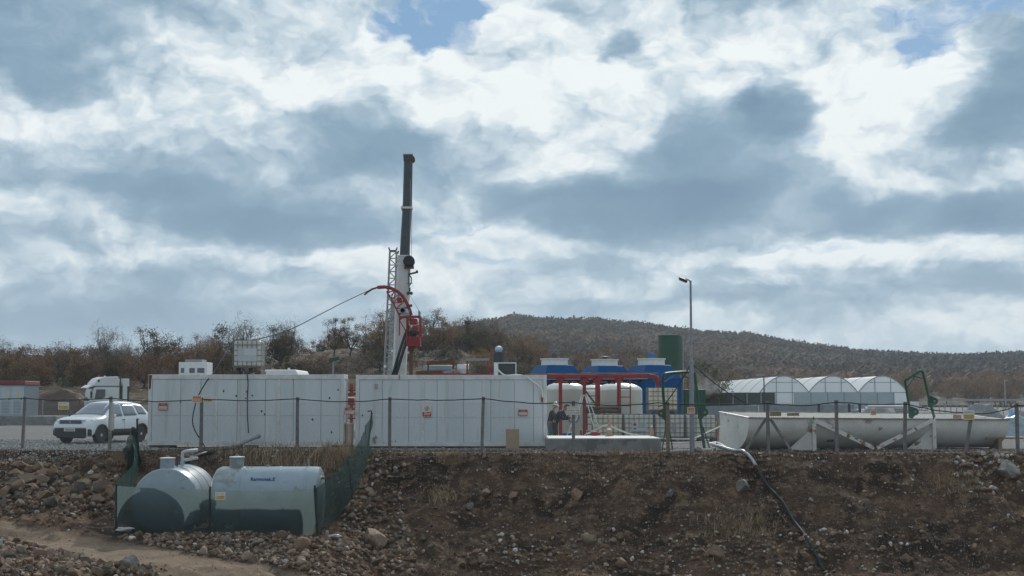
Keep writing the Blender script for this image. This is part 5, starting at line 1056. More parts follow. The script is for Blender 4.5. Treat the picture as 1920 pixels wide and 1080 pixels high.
# ---------------------------------------------------------------- greenhouses
film=M('greenhouse_film',(.86,.88,.88),(.80,.83,.84),.5,.35,c3=(.70,.74,.76),s3=.3,t3=.6)
T=NT(film.node_tree); pb=[n for n in T.n if n.type=='BSDF_PRINCIPLED'][0]; tr=T.N('ShaderNodeBsdfTranslucent'); tr.inputs[0].default_value=(.92,.96,.98,1); mx=T.N('ShaderNodeMixShader'); mx.inputs[0].default_value=.40; T.L(pb.outputs[0],mx.inputs[1]); T.L(tr.outputs[0],mx.inputs[2]); T.L(mx.outputs[0],[n for n in T.n if n.type=='OUTPUT_MATERIAL'][0].inputs[0])
def gh(x,w,Y,L,label):
    o=empty('greenhouse',(x,Y,0),label,'greenhouse',0,'three white arched greenhouses'); he=Z_(736,275)-0; hr=Z_(705,275); n=14
    def arc(t): a=t/n; xx=-w/2+w*a; k=1-(2*abs(a-.5))**2.0; return xx,he+(hr-he)*k
    V=[];F=[]
    m=MB()
    for yy in (0,L): 
        for i in range(n+1): q=arc(i); m.v.append((q[0],yy,q[1]))
    for i in range(n): m.f.append((i,i+1,n+2+i,n+1+i))
    m.m=[0]*n; m.build('roof_film',film,o,smooth=True)
    for yy in (0,L):
        m=MB(); pts=[arc(i) for i in range(n+1)]; g_=pts+[(w/2,0),(-w/2,0)]; m.add([(q[0],yy+(.05 if yy==0 else -.1),q[1]) for q in g_],[tuple(range(len(g_)))]); m.build('gable',film,o)
    for s_ in (-1,1): m=MB(); m.bx(s_*w/2-.015*(1+s_),s_*w/2+.015*(1-s_),.1,L-.1,0,he-.02); m.build('side_wall',film,o)
    fr=M('greenhouse_steel',(.22,.25,.28),None,rough=.5)
    for yy in (0,): 
        m=MB(); m.tube([(arc(i)[0],yy-.02,arc(i)[1]) for i in range(n+1)],.10,5); m.build('gable_arch',fr,o)
        for xx in (-w*.16,w*.16): m=MB(); z=arc((xx/w+.5)*n); m.bx(xx-.06,xx+.06,yy-.06,yy+.04,0,z[1]); m.build('gable_post',fr,o)
        m=MB(); m.bx(-w/2,w/2,yy-.09,yy-.061,he-.06,he+.06); m.build('gable_rail',fr,o); m=MB(); m.bx(-w*.27,w*.27,yy-.09,yy-.061,he+(hr-he)*.62-.05,he+(hr-he)*.62+.05); m.build('gable_rail',fr,o)
    for k_ in range(1,9): m=MB(); m.tube([(arc(i)[0],k_*L/9,arc(i)[1]+.03) for i in range(n+1)],.05,4); m.build('roof_arch',fr,o)
for px,lab in ((1471,'white arched greenhouse, left one of three joined together'),(1563,'white arched greenhouse, middle one of three joined together'),(1656,'white arched greenhouse, right one of three joined together')):
    gh(X_(px,275),93/FPX*275-.04,275,112,lab)
# grey wall and dark screens before them
def slab(name,px0,px1,py0,py1,Y,th,mat,lab,cat,part='panel',posts=0):
    a=PX(px0,py1,Y); b=PX(px1,py0,Y); o=empty(name,(a.x,Y,0),lab,cat); w=b.x-a.x; z0=max(a.z,0) if a.z>.4 else -.05
    n=max(1,posts)
    for i in range(n): m=MB(); m.bx(w*i/n+.01,w*(i+1)/n-.01,0,th,z0,b.z); m.build(part,mat,o)
    for i in range(n+1): m=MB(); x=w*i/n; m.bx(x-.05,x+.05,-.06,-.002,-.05,b.z+.06); m.build('post',steel if part!='block' else mat,o)
    return o
slab('grey_panel_wall',1490,1676,736,768,200,.3,M('pale_blue_grey_sheet',(.36,.41,.44),(.32,.37,.40),.6,.5),'long pale grey panel wall in front of the greenhouses','wall',posts=6)
slab('dark_screen_fence',1322,1453,736,759,150,.12,M('dark_screen',(.045,.055,.058),(.07,.08,.08),3,.8),'dark mesh screen fence left of the greenhouse fronts','fence',posts=5)
slab('low_block_wall',1300,1420,760,783,118,.3,M('pale_block',(.24,.27,.29),(.20,.225,.24),2,.8),'low grey block wall behind the cage tanks and hoop','wall','block',posts=5)
slab('low_block_wall',1424,1600,759,777,140,.3,M('pale_block',(.24,.27,.29)),'low grey wall behind the left half of the trough','wall','block',posts=6)
slab('small_white_hut',1706,1724,753,767,250,2,whitep,'small pale hut right of the greenhouses','hut','hut_wall')
slab('rail_fence',1728,1990,760,763,170,.1,dark,'long low dark rail fence beyond the gravel heaps','fence','rail',posts=24)
slab('wire_fence',1724,1990,748,752,300,.05,M('pale_wire',(.25,.26,.27)),'distant pale post and wire fence before the tree belt','fence','top_wire',posts=18)
for px,lab in ((1433,'thin dark pole standing behind the braced fence post'),(1885,'tall thin grey pole far off at the right')):
    Y=100 if px<1500 else 260; o=empty('thin_pole',(X_(px,Y),Y,0),lab,'pole'); MB().lathe([(.06 if Y<200 else .14,-.1),(.04 if Y<200 else .1,Z_(702 if px<1500 else 712,Y))],8).build('pole',dark if px<1500 else steel,o); MB().box((-.25 if px<1500 else .2,0,Z_(703 if px<1500 else 713,Y)),(.6,.2,.14)).build('head',steel,o)
# gravel heaps, white pipes, blue sheet
def heapm(px,Y,w,h,lab,col_,name='gravel_heap',cat='gravel heap'):
    V=[];F=[]; n=26; r=random.Random(px); 
    for j in range(n+1):
        for i in range(n+1):
            a,b=i/n*2-1,j/n*2-1; d=math.hypot(a,b); z=(math.cos(min(1,d*(1+.25*N2(a*2+px,b*2,1,6)))*3.14159)*.5+.5)**.8*h*(1+.5*N2(a*3+px,b*3,1,2)+.2*N2(a*8+px,b*8,1,4))+.06*h*N2(a*9,b*9+px,1,3)*(d<1); V.append((a*w,b*w*.7,z-.03))
    for j in range(n):
        for i in range(n): k_=j*(n+1)+i; F.append((k_,k_+1,k_+n+2,k_+n+1))
    return tag(npmesh(name,V,F,col_,True,loc=(X_(px,Y),Y,0)),lab,cat)
gv=M('heap_gravel',(.26,.27,.28),(.17,.175,.18),5,.95,bump=.8,bscale=9)
for px,Y,w,h,lab in ((1840,96,2.6,1.35,'grey gravel heap behind the leaning yellow plate'),(1740,104,3.2,.95,'low grey gravel heap right of the leaning hoop'),(1650,110,4.0,1.0,'wide grey gravel heap behind the middle of the trough'),(1560,112,3.0,.7,'small grey gravel heap behind the left part of the trough'),(1925,98,2.6,.9,'grey gravel heap at the right edge')): heapm(px,Y,w,h,lab,gv)
heapm(1902,88,1.3,1.0,'crumpled blue tarpaulin over a heap at the right edge',M('blue_tarp',(.05,.22,.55),(.25,.40,.62),2,.4,bump=.6),'blue_tarpaulin','tarpaulin')
heapm(1900,66,2.3,.95,'heap under translucent plastic right of the trough end',M('milky_sheet',(.28,.35,.40),(.18,.22,.25),3,.35,bump=.8),'sheeted_heap','sheeted heap')
for i,(a,b,c,lab) in enumerate(((1590,1650,772,'lowest white pipe stacked behind the trough'),(1606,1664,769,'second white pipe above the lowest behind the trough'),(1622,1700,765,'long upper white pipe behind the trough'),(1627,1706,762,'topmost white pipe behind the trough'))):
    Y=118-i*3; tag(MB().tube([PX(a,c,Y),PX(b,c+.5,Y)],.09,8).build('white_pipe',M('dull_white_pipe',(.5,.52,.53)),None,org=tuple(PX(a,c,Y))),lab,'pipe','white pipes stacked behind the trough')
o=empty('pipe_rack',(X_(1650,116),116,0),'low steel rack carrying the white pipes','rack')
for dx in (-2.2,-.4,1.4):
    m=MB(); m.bx(dx-.05,dx+.05,-8,3,0,.9 if dx<0 else 1.0); m.build('rack_frame',steel,o)
for px in (1535,1592,1612): o=empty('marker_post',(X_(px,75),75,0),{1535:'dark marker post behind the trough rim left of its middle',1592:'dark marker post behind the trough right of the middle fence post',1612:'thin marker post in front of the white pipes'}[px],'post'); MB().bx(-.06,.06,-.06,.06,-.1,Z_(757,75)).build('shaft',dark,o); MB().lathe([(.09,Z_(757,75)),(.001,Z_(755,75))],8).build('cap',steel,o)
# ---------------------------------------------------------------- red roofed cabinets at left
Yk=98; a=PX(-60,780,Yk); b=PX(45,715,Yk); o=empty('transformer_kiosk',(a.x,Yk,0),'white and grey steel kiosk with red roof on a concrete plinth','kiosk'); W_=b.x-a.x; zp=Z_(780,Yk); zt_=Z_(722,Yk); xs1=X_(45,Yk)-a.x
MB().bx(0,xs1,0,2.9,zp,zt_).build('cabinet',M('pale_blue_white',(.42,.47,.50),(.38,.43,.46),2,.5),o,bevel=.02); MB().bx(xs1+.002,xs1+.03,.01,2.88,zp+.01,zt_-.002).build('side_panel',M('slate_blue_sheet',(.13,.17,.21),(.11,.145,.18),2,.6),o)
MB().bx(-.1,W_+.12,-.15,3.0,zt_,Z_(714,Yk)).build('red_roof',M('roof_red',(.20,.045,.05),(.15,.04,.04),3,.6),o,bevel=.04)
for px0,px1 in ((-38,-1),(1,20),(22,43)): 
    d_=MB(); d_.bx(X_(px0,Yk)-a.x,X_(px1,Yk)-a.x-.03,-.03,-.002,zp+.1,zt_-.12); dd=d_.build('door',M('pale_blue_white',(.42,.47,.50)),o,bevel=.006)
    xx=(X_(px0,Yk)+X_(px1,Yk))/2-a.x; m=MB()
    for k_ in range(9): m.bx(xx-.26,xx+.26,-.04,-.031,zp+.2+k_*.1,zp+.255+k_*.1)
    m.build('louvre',greyp,dd); m=MB(); m.bx(xx-.08,xx+.08,-.036,-.031,zt_-.75,zt_-.5); m.build('yellow_notice',signy,dd)
    m=MB(); m.bx(X_(px1,Yk)-a.x-.14,X_(px1,Yk)-a.x-.08,-.05,-.031,zp+1.1,zp+1.25); m.build('handle',dark,dd)
MB().bx(-.6,X_(112,Yk)-a.x,-.7,3.6,-.1,zp-.003).build('plinth',conc,o,bevel=.03)
for px,lab in ((80,'thin white post right of the red roofed kiosk'),(149,'thin rusty post left of the truck')): o=empty('slim_post',(X_(px,99),99,0),lab,'post'); MB().lathe([(.04,-.1),(.04,Z_(752 if px<100 else 748,99))],8).build('shaft',steel if px<100 else rust,o); MB().lathe([(.055,Z_(752 if px<100 else 748,99)),(.001,Z_(751 if px<100 else 747,99))],8).build('cap',steel,o)
# earth mound behind
heapm(104,112,6.6,2.5,'brown earth mound between the kiosk and the truck',M('brown_earth',(.105,.076,.056),(.055,.042,.033),2,.95,bump=.8,bscale=5),'earth_mound','earth mound')
# ---------------------------------------------------------------- truck
def truck():
    Y=106; x=X_(196,Y); o=empty('truck',(x,Y,0),'white high roof lorry cab standing behind the white car','truck',R(29)); k=1.02; cw=M('truck_white',(.58,.60,.60),(.52,.54,.54),2,.35)
    w=1.22; m=MB()
    # cab faces -x
    prof=[(-1.20,.95),(-1.24,1.6),(-1.10,2.55),(-.98,2.72),(.78,2.72),(.80,.95)]
    m.prism(prof,-w,w); m.build('cab',cw,o,bevel=.04)
    m=MB(); m.prism([(-1.08,2.725),(-1.0,3.0),(-.72,3.3),(-.35,3.42),(.7,3.46),(.78,2.725)],-w+.02,w-.02); m.build('roof_fairing',cw,o,bevel=.06)
    m=MB(); m.prism([(-1.52,2.62),(-1.18,2.84),(-1.06,2.84),(-1.06,2.76),(-1.14,2.7)],-w+.05,w-.05); m.build('sun_visor',cw,o)
    m=MB(); m.prism([(-1.255,1.66),(-1.125,2.56),(-1.11,2.56),(-1.24,1.66)],-w+.08,w-.08); m.build('windscreen',glassd,o)
    m=MB(); m.prism([(-1.02,1.72),(-.90,2.5),(-.25,2.5),(-.25,1.95),(-.55,1.78)],-w-.012,-w+.01); m.build('side_window',glassd,o)
    for z in (1.60,2.70): m=MB(); m.bx(-1.15,.80,-w-.008,-w+.01,z-.02,z+.02); m.build('body_seam',dark,o)
    m=MB(); m.bx(-.08,.12,-w-.01,-w+.01,1.78,1.84); m.build('door_handle',dark,o); m=MB(); glyphs(m,-.75,-.25,1.42,.07,-w,5); m.build('faded_lettering',greyp,o)
    m=MB(); m.lathe([(.09,-.01),(.09,.01)],12,(-.75,-w+.01,3.12),'Y'); m.build('side_marker',dark,o)
    m=MB(); m.bx(.82,1.0,-w+.05,w-.05,1.1,2.7); m.build('gap_panel',dark,o)
    m=MB(); m.bx(1.02,1.5,-w,w-.1,2.72,3.3); m.bx(1.02,1.36,-w,-w+.06,1.3,2.72); m.build('air_deflector',cw,o,bevel=.03); m=MB(); m.bx(1.37,1.5,-w+.02,w-.1,1.3,2.71); m.build('rear_wall',dark,o)
    m=MB(); m.tube([(.86,-w+.1,1.0),(.86,-w+.1,3.62)],.06,8); m.build('exhaust_stack',dark,o)
    m=MB(); m.bx(-1.25,4.6,-.45,.45,.7,.94); m.build('chassis',dark,o); m=MB(); m.bx(-1.32,-1.0,-w,w,.35,.94); m.build('bumper',cw,o,bevel=.04)
    m=MB(); m.bx(-1.0,-.7,-w,-w+.3,.62,1.0); m.build('step',dark,o)
    for dx in (-.5,3.1,4.2):
        for s_ in (-1,1):
            q=MB().lathe([(.3,-.14),(.5,-.13),(.5,.13),(.3,.14)],24,(dx,s_*(w-.16),.5),'Y').build('wheel',black,o,smooth=30); MB().lathe([(.26,-.145),(.26,.145)],20,(dx,s_*(w-.16),.5),'Y').build('hub',steel,q)
    for xx in (-.55,-.1): MB().lathe([(.06,3.42),(.06,3.5),(.001,3.52)],10,(xx,-.3,0)).build('beacon',orng if xx<-.3 else whitep,o)
    m=MB(); m.box((-1.3,-w-.14,2.1),(.1,.2,.5)); m.tube([(-1.15,-w,2.45),(-1.3,-w-.12,2.4)],.02,6); m.build('mirror',dark,o); return o
truck()
# ---------------------------------------------------------------- white car
def car():
    Y=57.9; xc=X_(196,Y); o=empty('parked_car',(xc,Y,0),'white compact off road car parked at the left end of the first cabin','car',R(-90-20))
    L=4.34; body=M('car_white',(.66,.71,.75),None,rough=.25,coat=.6,spec=.5)
    T=[(-2.17,.72,.84,.93,.64),(-2.10,.82,.98,1.10,.70),(-1.92,.87,1.06,1.38,.64),(-1.65,.90,1.06,1.57,.61),(-1.0,.905,1.05,1.645,.61),(-.2,.905,1.03,1.66,.61),(.25,.905,1.01,1.62,.61),(.6,.905,1.0,1.45,.64),(.95,.905,.99,1.22,.70),(1.18,.90,.985,1.08,.76),(1.6,.89,.96,1.04,.74),(1.95,.86,.90,.98,.70),(2.09,.82,.82,.90,.66),(2.15,.77,.74,.80,.62),(2.17,.72,.70,.74,.60)]
    tx=[t[0] for t in T]; ip=lambda x,i:float(np.interp(x,tx,[t[i] for t in T])); WX=(-1.31,1.36); WR=.40
    def zb(x):
        z=.36 if abs(x)<1.9 else .30+.0
        for c in WX:
            d=abs(x-c)
            if d<WR: z=max(z,.34+math.sqrt(WR*WR-d*d))
        return z
    def ring(x,off=0):
        w,be,tp_,wr=[ip(x,i) for i in (1,2,3,4)]; w+=off; wr+=off; zbb=zb(x); tp_+=off
        pr=[(w-.05,zbb),(w-.0,zbb+.06 if zbb<.7 else zbb+.02),(w+.012,.80 if be>.84 else be*.93),(w-.025,be),(wr+(w-wr)*.42,be+(tp_-be)*.55),(wr,tp_-.07*(tp_-be>.15)),(wr-.14,tp_),(wr*.4,tp_+.02),(0,tp_+.025)]
        if zbb>.70: pr[2]=(pr[2][0],max(.80,zbb+.05))
        return pr
    xs_=sorted(set([round(v,3) for v in np.arange(-2.17,2.171,.055)]+[-2.17,2.17])); V=[];F=[]; nr=17
    for x in xs_:
        p=ring(x); full=[(y,z) for y,z in p]+[(-y,z) for y,z in p[-2::-1]]; V+=[(x,y,z) for y,z in full]
    for i in range(len(xs_)-1):
        for j in range(nr-1): a=i*nr+j; F.append((a,a+nr,a+nr+1,a+1))
    F.append(tuple(range(nr))); F.append(tuple((len(xs_)-1)*nr+j for j in range(nr))[::-1]); m=MB(); m.add(V,F); bo=m.build('body',body,o,smooth=35)
    def patch(name,x0,x1,ta,tb,mat,off=.006,side=1,nx=10,parent=o,slant=(0,0)):
        V=[];F=[];nt_=5
        for i in range(nx+1):
            for j in range(nt_):
                tt=lerp(ta,tb,j/(nt_-1)); x=lerp(x0+slant[0]*j/(nt_-1),x1+slant[1]*j/(nt_-1),i/nx); p=ring(x,off); k_=min(7,int(tt)); f_=tt-k_; y=lerp(p[k_][0],p[k_+1][0],f_); z=lerp(p[k_][1],p[k_+1][1],f_); V.append((x,y*side,z))
        for i in range(nx):
            for j in range(nt_-1): a=i*nt_+j; F.append((a,a+nt_,a+nt_+1,a+1))
        m=MB(); m.add(V,F); return m.build(name,mat,parent,smooth=True,solid=.004)
    gl=M('car_glass',(.16,.20,.24),None,rough=.06,spec=1.0)
    for s_ in (1,-1):
        patch('side_window',-.02,.72,3.15,4.85,gl,.007,s_,slant=(-.06,-.42)); patch('side_window',-1.0,-.12,3.15,4.85,gl,.007,s_,slant=(.10,-.04)); patch('rear_quarter_window',-1.70,-1.12,3.25,4.8,gl,.007,s_,slant=(.12,.08))
        patch('sill_cladding',-.9,.94,0,1.4,black,.012,s_)
        for c in WX:
            m=MB(); n=12; pts=[(c+(WR+.035)*math.cos(t_),.34+(WR+.035)*math.sin(t_)) for t_ in [math.pi*k_/n for k_ in range(n+1)]]+[(c+(WR-.03)*math.cos(t_),.34+(WR-.03)*math.sin(t_)) for t_ in [math.pi*k_/n for k_ in range(n,-1,-1)]]
            yy=.90*s_ if c<0 else .885*s_; m.prism(pts,yy-.05,yy+.035); m.build('arch_trim',black,o)
        m=MB(); m.tube(crom([(.35,s_*.57,1.60),(.1,s_*.58,1.70),(-.9,s_*.58,1.715),(-1.45,s_*.57,1.66),(-1.6,s_*.57,1.6)],4),.022,6); m.build('roof_rail',steel,o,smooth=True)
        m=MB(); m.box((.78,s_*1.0,1.08),(.14,.22,.15)); m.build('wing_mirror',black if s_<0 else whitep,o,bevel=.04)
        for x in (.0,-.95): m=MB(); m.box((x-.02,s_*.925,.93),(.16,.03,.03)); m.build('door_handle',black,o,bevel=.008)
        m=MB()
        for x in (.62,-.08,-1.02): m.box((x,s_*.917,.72),(.007,.004,.55))
        m.build('door_gap',dark,o)
        # lamps
        m=MB(); m.add([(2.125,s_*.50,.94),(1.90,s_*.84,.95),(1.96,s_*.835,.80),(2.175,s_*.52,.79), (2.05,s_*.50,.93),(1.85,s_*.80,.94),(1.9,s_*.78,.80),(2.1,s_*.50,.79)],[(0,1,2,3),(7,6,5,4),(0,4,5,1),(1,5,6,2),(2,6,7,3),(3,7,4,0)]); h=m.build('headlight',M('lamp_lens',(.42,.46,.50),(.26,.28,.31),9,.1,spec=.9),o); m=MB(); m.lathe([(.055,-.02),(.055,.02),(.001,.03)],14,(2.09,s_*.65,.865),'X'); m.build('lamp_reflector',whitep,h)
        m=MB(); m.lathe([(.05,0),(.05,.03),(.001,.03)],12,(2.13,s_*.66,.47),'X'); m.build('fog_lamp',whitep,o)
    # windscreen across the roof line
    V=[];F=[];nx=8;cols_=[-1,-.85,-.5,0,.5,.85,1]
    for i in range(nx+1):
        x=lerp(.34,1.10,i/nx); p=ring(x,.008); hw=lerp(p[5][0],p[4][0],.15)-.02
        for c in cols_: 
            y=c*hw; z=float(np.interp(abs(y),[p[8][0],p[7][0],p[6][0],p[5][0],p[4][0]],[p[8][1],p[7][1],p[6][1],p[5][1],p[4][1]])); V.append((x,y,z))
    for i in range(nx):
        for j in range(len(cols_)-1): a=i*len(cols_)+j; F.append((a,a+1,a+len(cols_)+1,a+len(cols_)))
    m=MB(); m.add(V,F); m.build('windscreen',gl,o,smooth=True,solid=.004)
    # nose: grille, lower bumper, plate
    m=MB(); m.box((2.125,0,.865),(.10,1.0,.15)); g_=m.build('grille',M('grille_dark',(.03,.035,.04),None,rough=.4),o,bevel=.02); m=MB()
    for k_ in range(3):
        for q in range(12): m.box((2.18,-.46+q*.084,.82+k_*.045),(.008,.05,.018))
    m.build('grille_studs',steel,g_); m=MB(); m.prism([(-.06,.92),(.06,.92),(.05,.86),(0,.81),(-.05,.86)],2.176,2.195,'X'); m.build('badge',steel,g_)
    m=MB(); m.box((2.13,0,.47),(.14,1.5,.34)); m.box((1.98,.78,.46),(.30,.16,.28)); m.box((1.98,-.78,.46),(.30,.16,.28)); m.box((2.1,0,.30),(.2,1.3,.14)); m.build('lower_bumper',black,o,bevel=.05); m=MB(); m.box((2.15,0,.665),(.08,1.48,.1)); m.build('bumper_bar',body,o,bevel=.03)
    m=MB(); m.box((2.207,.0,.56),(.012,.52,.12)); pl=m.build('number_plate',signw,o,bevel=.004); m=MB(); gm_=MB(); glyphs(gm_,-.2,.22,.56,.07,0,31); m.add([(2.2165-v[1]*0+.0,v[0],v[2]) if False else (2.216+(-v[1]),v[0],v[2]) for v in gm_.v],gm_.f); m.build('plate_lettering',ink,pl)
    m=MB(); m.box((0,0,.40),(3.7,1.5,.22)); m.build('underbody',black,o)
    for c in WX:
        m=MB(); m.box((c,0,.6),(.86,1.55,.3)); m.build('wheel_well',black,o)
        for s_ in (-1,1):
            tw=MB().lathe([(.22,-.10),(.32,-.105),(.345,-.07),(.345,.07),(.32,.105),(.22,.10)],32,(c,s_*.78,.345),'Y').build('wheel',black,o,smooth=40)
            rm=MB().lathe([(.225,-.085),(.225,.085),(.19,.09),(.17,.05),(.17,-.05),(.19,-.09)],28,(c,s_*.78,.345),'Y').build('rim',steel,tw,smooth=30); m=MB(); m.lathe([(.21,-.04),(.21,.04)],24,(c,s_*.78,.345),'Y'); m.build('brake_dish',dark,tw)
            m=MB()
            for k_ in range(6): a_=k_*math.pi/3+.3; m.box((c+.10*math.cos(a_),s_*.855,.345+.10*math.sin(a_)),(.20,.03,.075),(0,-a_,0))
            m.lathe([(.06,-.02),(.06,.02)],12,(c,s_*.865,.345),'Y'); m.build('spokes',M('wheel_silver',(.55,.57,.60),None,rough=.35,metal=.4),tw)
    return o
car()
# ---------------------------------------------------------------- white prefab hut up behind
Yw=104; a=PX(335,702,Yw); b=PX(388,679,Yw); o=empty('prefab_hut',(a.x,Yw,0),'small white prefab hut with roof unit behind the first cabin','hut'); w=b.x-a.x; MB().bx(0,w,0,2,Z_(760,Yw),b.z).build('wall',whitep,o,bevel=.02)
MB().bx(w*.2,w*.8,.2,1.8,b.z+.003,Z_(674,Yw)).build('roof_unit',greyp,o,bevel=.02)
for px0,px1 in ((337,344),(354,364),(369,382)): q=MB().bx(X_(px0,Yw)-a.x,X_(px1,Yw)-a.x,-.03,.0,Z_(700,Yw),Z_(690,Yw)) or None; 
for px0,px1 in ((338,344),(354,364),(369,382)): m=MB(); m.bx(X_(px0,Yw)-a.x,X_(px1,Yw)-a.x,-.03,-.002,Z_(699,Yw),Z_(690,Yw)); m.build('window',glassd,o)
for s_ in (.2,w-.2): m=MB(); m.bx(s_-.12,s_+.12,.4,1.6,-.1,Z_(760,Yw)+.02); m.build('trestle',steel,o)
Yv=72; o=empty('parked_van',(X_(522,Yv),Yv,0),'white van roof showing over the first cabin right of the roof tank','van'); zr=Z_(693,Yv); m=MB(); m.prism([(-1.0,zr-.18),(-.9,zr-.02),(-.6,zr),(.85,zr),(.98,zr-.25),(1.05,.5),(-1.1,.5)],-.0,4.2); m.build('body',whitep,o,bevel=.06)
for dx in (-.5,.35): MB().lathe([(.06,zr),(.06,zr+.1),(.001,zr+.11)],10,(dx,1,0)).build('roof_beacon',orng if dx<0 else whitep,o)
for dx in (-.85,.85):
    for dy in (.8,3.4): MB().lathe([(.36,-.1),(.36,.1)],20,(dx,dy,.36),'X').build('wheel',black,o)
MB().bx(-.85,.85,-.02,-.002,1.6,2.6).build('rear_window',glassd,o)
# ---------------------------------------------------------------- crane
Yc=75; cr=empty('telescopic_crane',(X_(747,Yc),Yc,0),'telescopic crane boom, white below and dark above, rising behind the cabins','crane'); r0=Vector(cr.location); boomw=M('boom_white',(.56,.57,.56),(.48,.49,.48),2,.4,c3=(.38,.36,.33),s3=.8,t3=.63)
c_=lambda px,py,Y=Yc:PX(px,py,Y)-r0
def boom(name,p0,p1,w0,w1,d,mat): 
    a,b=Vector(p0),Vector(p1); m=MB(); vs_=[]
    for p,w in ((a,w0),(b,w1)): vs_+=[p+Vector((x*w/2,y*d/2,0)) for x,y in ((-1,-.6),(-.7,-1),(.7,-1),(1,-.6),(1,.6),(.7,1),(-.7,1),(-1,.6))]
    m.add(vs_,[tuple(range(8))[::-1],tuple(range(8,16))]+[(i,(i+1)%8,(i+1)%8+8,i+8) for i in range(8)]); return m.build(name,mat,cr,bevel=.01)
foot=c_(745,790); boom('base_section',foot,c_(758,483),.72,.70,.8,boomw)
bd_=M('boom_dark',(.045,.055,.062),(.06,.07,.078),2,.45)
boom('middle_section',c_(758.5,480),c_(763.5,391),.50,.48,.55,bd_); boom('upper_section',c_(763.5,390),c_(766,292),.47,.45,.50,bd_)
m=MB()
for (px,py,w) in ((758.3,481,.66),(758,489,.74),(757.5,497,.76)): p=c_(px,py); m.box(p,(w,.82,.09))
m.build('boom_collar',wframe,cr,bevel=.01); m=MB(); m.box(c_(763,390.5),(.60,.62,.11)); m.box(c_(753.8,390.5)+Vector((.0,0,0)),(.05,.3,.25)); m.build('section_collar',wframe,cr,bevel=.01)
m=MB(); m.box(c_(766,297),(.50,.56,.36)); m.build('boom_head',dark,cr,bevel=.02); m=MB(); m.box(c_(765.5,290.5),(.54,.5,.10)); m.box(c_(758,291),(.12,.3,.14)); m.build('head_plate',whitep,cr); m=MB(); m.lathe([(.18,-.2),(.18,.2)],16,tuple(c_(772,299)),'Y'); m.build('head_sheave',dark,cr)
m=MB(); m.lathe([(.22,-.25),(.30,-.2),(.30,.2),(.22,.25)],20,tuple(c_(767,490,Yc-.4)),'Y'); m.build('hose_reel',black,cr,smooth=30); m=MB(); m.box(c_(767,501,Yc-.4),(.5,.3,.16)); m.build('reel_bracket',rust,cr)
m=MB(); m.tube([c_(767,514,Yc-.4),c_(784,510,Yc-.4)],.05,8); m.tube([c_(782,512,Yc-.4),c_(781.5,507,Yc-.4)],.06,8); m.build('stub_arm',dark,cr)
for dx in (0,3.2): m=MB(); m.tube([c_(773-dx,300,Yc-.2),c_(771.5-dx,483,Yc-.4)],.013,5); m.build('hoist_rope',steel,cr)
m=MB(); m.tube([c_(767.5,505,Yc-.5),c_(766,520,Yc-.5),c_(767.5,548,Yc-.5)],.03,6); m.tube(crom([c_(766,516,Yc-.5),c_(771,520,Yc-.5),c_(771,530,Yc-.5),c_(768,535,Yc-.5)],3),.03,6); m.box(c_(768,531,Yc-.5),(.34,.03,.03)); m.build('hook_chain',dark,cr)
m=MB()
for (px,py) in ((765.5,550),(771,550)): m.lathe([(.09,-.03),(.09,.03)],12,tuple(c_(px,py,Yc-.5)),'Y')
m.box(c_(768,543,Yc-.5),(.1,.06,.2)); m.build('hook_block',dark,cr)
m=MB(); m.bx(-1.3,1.3,-1.2,6,1.0,1.5); m.build('carrier',boomw,cr,bevel=.04); m=MB(); m.lathe([(.9,1.5),(.9,1.9)],24,(0,0,0)); m.build('slew_ring',dark,cr)
for dy in (-.6,1.0,3.6,4.9):
    for s_ in (-1,1): MB().lathe([(.3,-.15),(.55,-.14),(.55,.14),(.3,.15)],22,(s_*1.15,dy,.55),'X').build('wheel',black,cr,smooth=30)
m=MB(); m.beam(c_(752,745,Yc-.3),c_(760,640,Yc-.45),.22,.22,up=(0,1,0)); m.build('lift_cylinder',wframe,cr)
for k_,(px,py) in enumerate(((741,660),(766,661))): MB().lathe([(.06,-.03),(.06,.03)],12,tuple(c_(px,py,Yc-.45)),'Y').build('work_lamp',whitep,cr)
# lattice mast
Ym=76.5; mo_=empty('lattice_mast',(X_(727,Ym),Ym,0),'slim white lattice drilling mast left of the crane boom','mast'); r0m=Vector(mo_.location); q_=lambda px,py,dy=0:PX(px,py,Ym+dy)-r0m; mw=M('mast_white',(.30,.31,.32),(.20,.21,.22),2,.5,c3=(.14,.13,.12),s3=1.2,t3=.6)
def chord(f,dy): return [q_(f(t)[0],f(t)[1],dy) for t in (0,.5,1)]
La=lambda t:(lerp(718.5,731,t),lerp(745,472,t)); Ra=lambda t:(lerp(735,743.5,t),lerp(745,472,t))
for f,dy in ((La,0),(Ra,0),(La,.55),(Ra,.55)): MB().tube(chord(f,dy),.055,8).build('chord',mw,mo_,smooth=True)
nb_=22
for k_ in range(nb_):
    t0,t1=k_/nb_,(k_+1)/nb_; m=MB()
    for dy in (0,.55):
        a,b=q_(*La(t0),dy),q_(*Ra(t1),dy); m.tube([a,b] if k_%2 else [q_(*Ra(t0),dy),q_(*La(t1),dy)],.03,5,False); m.tube([q_(*La(t1),dy),q_(*Ra(t1),dy)],.03 if k_%3 else .035,5,False)
    m.tube([q_(*La(t0),0),q_(*La(t1),.55)],.02,5,False); m.tube([q_(*Ra(t0),.55),q_(*Ra(t1),0)],.02,5,False); m.build('lacing',mw,mo_)
m=MB(); 
for (a,b) in (((731,471),(729,464)),((742,471),(745,464)),((746,476),(747,470)),((731,470),(743,470))): m.tube([q_(*a),q_(*b)],.04,6)
m.build('mast_top',dark,mo_); m=MB(); m.beam(q_(729,748,.9),q_(738,560,.9),.28,.3,up=(0,1,0)); m.build('guide_column',wframe,mo_,bevel=.01)
MB().bx(-1.4,1.4,-1,4.5,.6,1.3).build('rig_deck',redp,mo_)
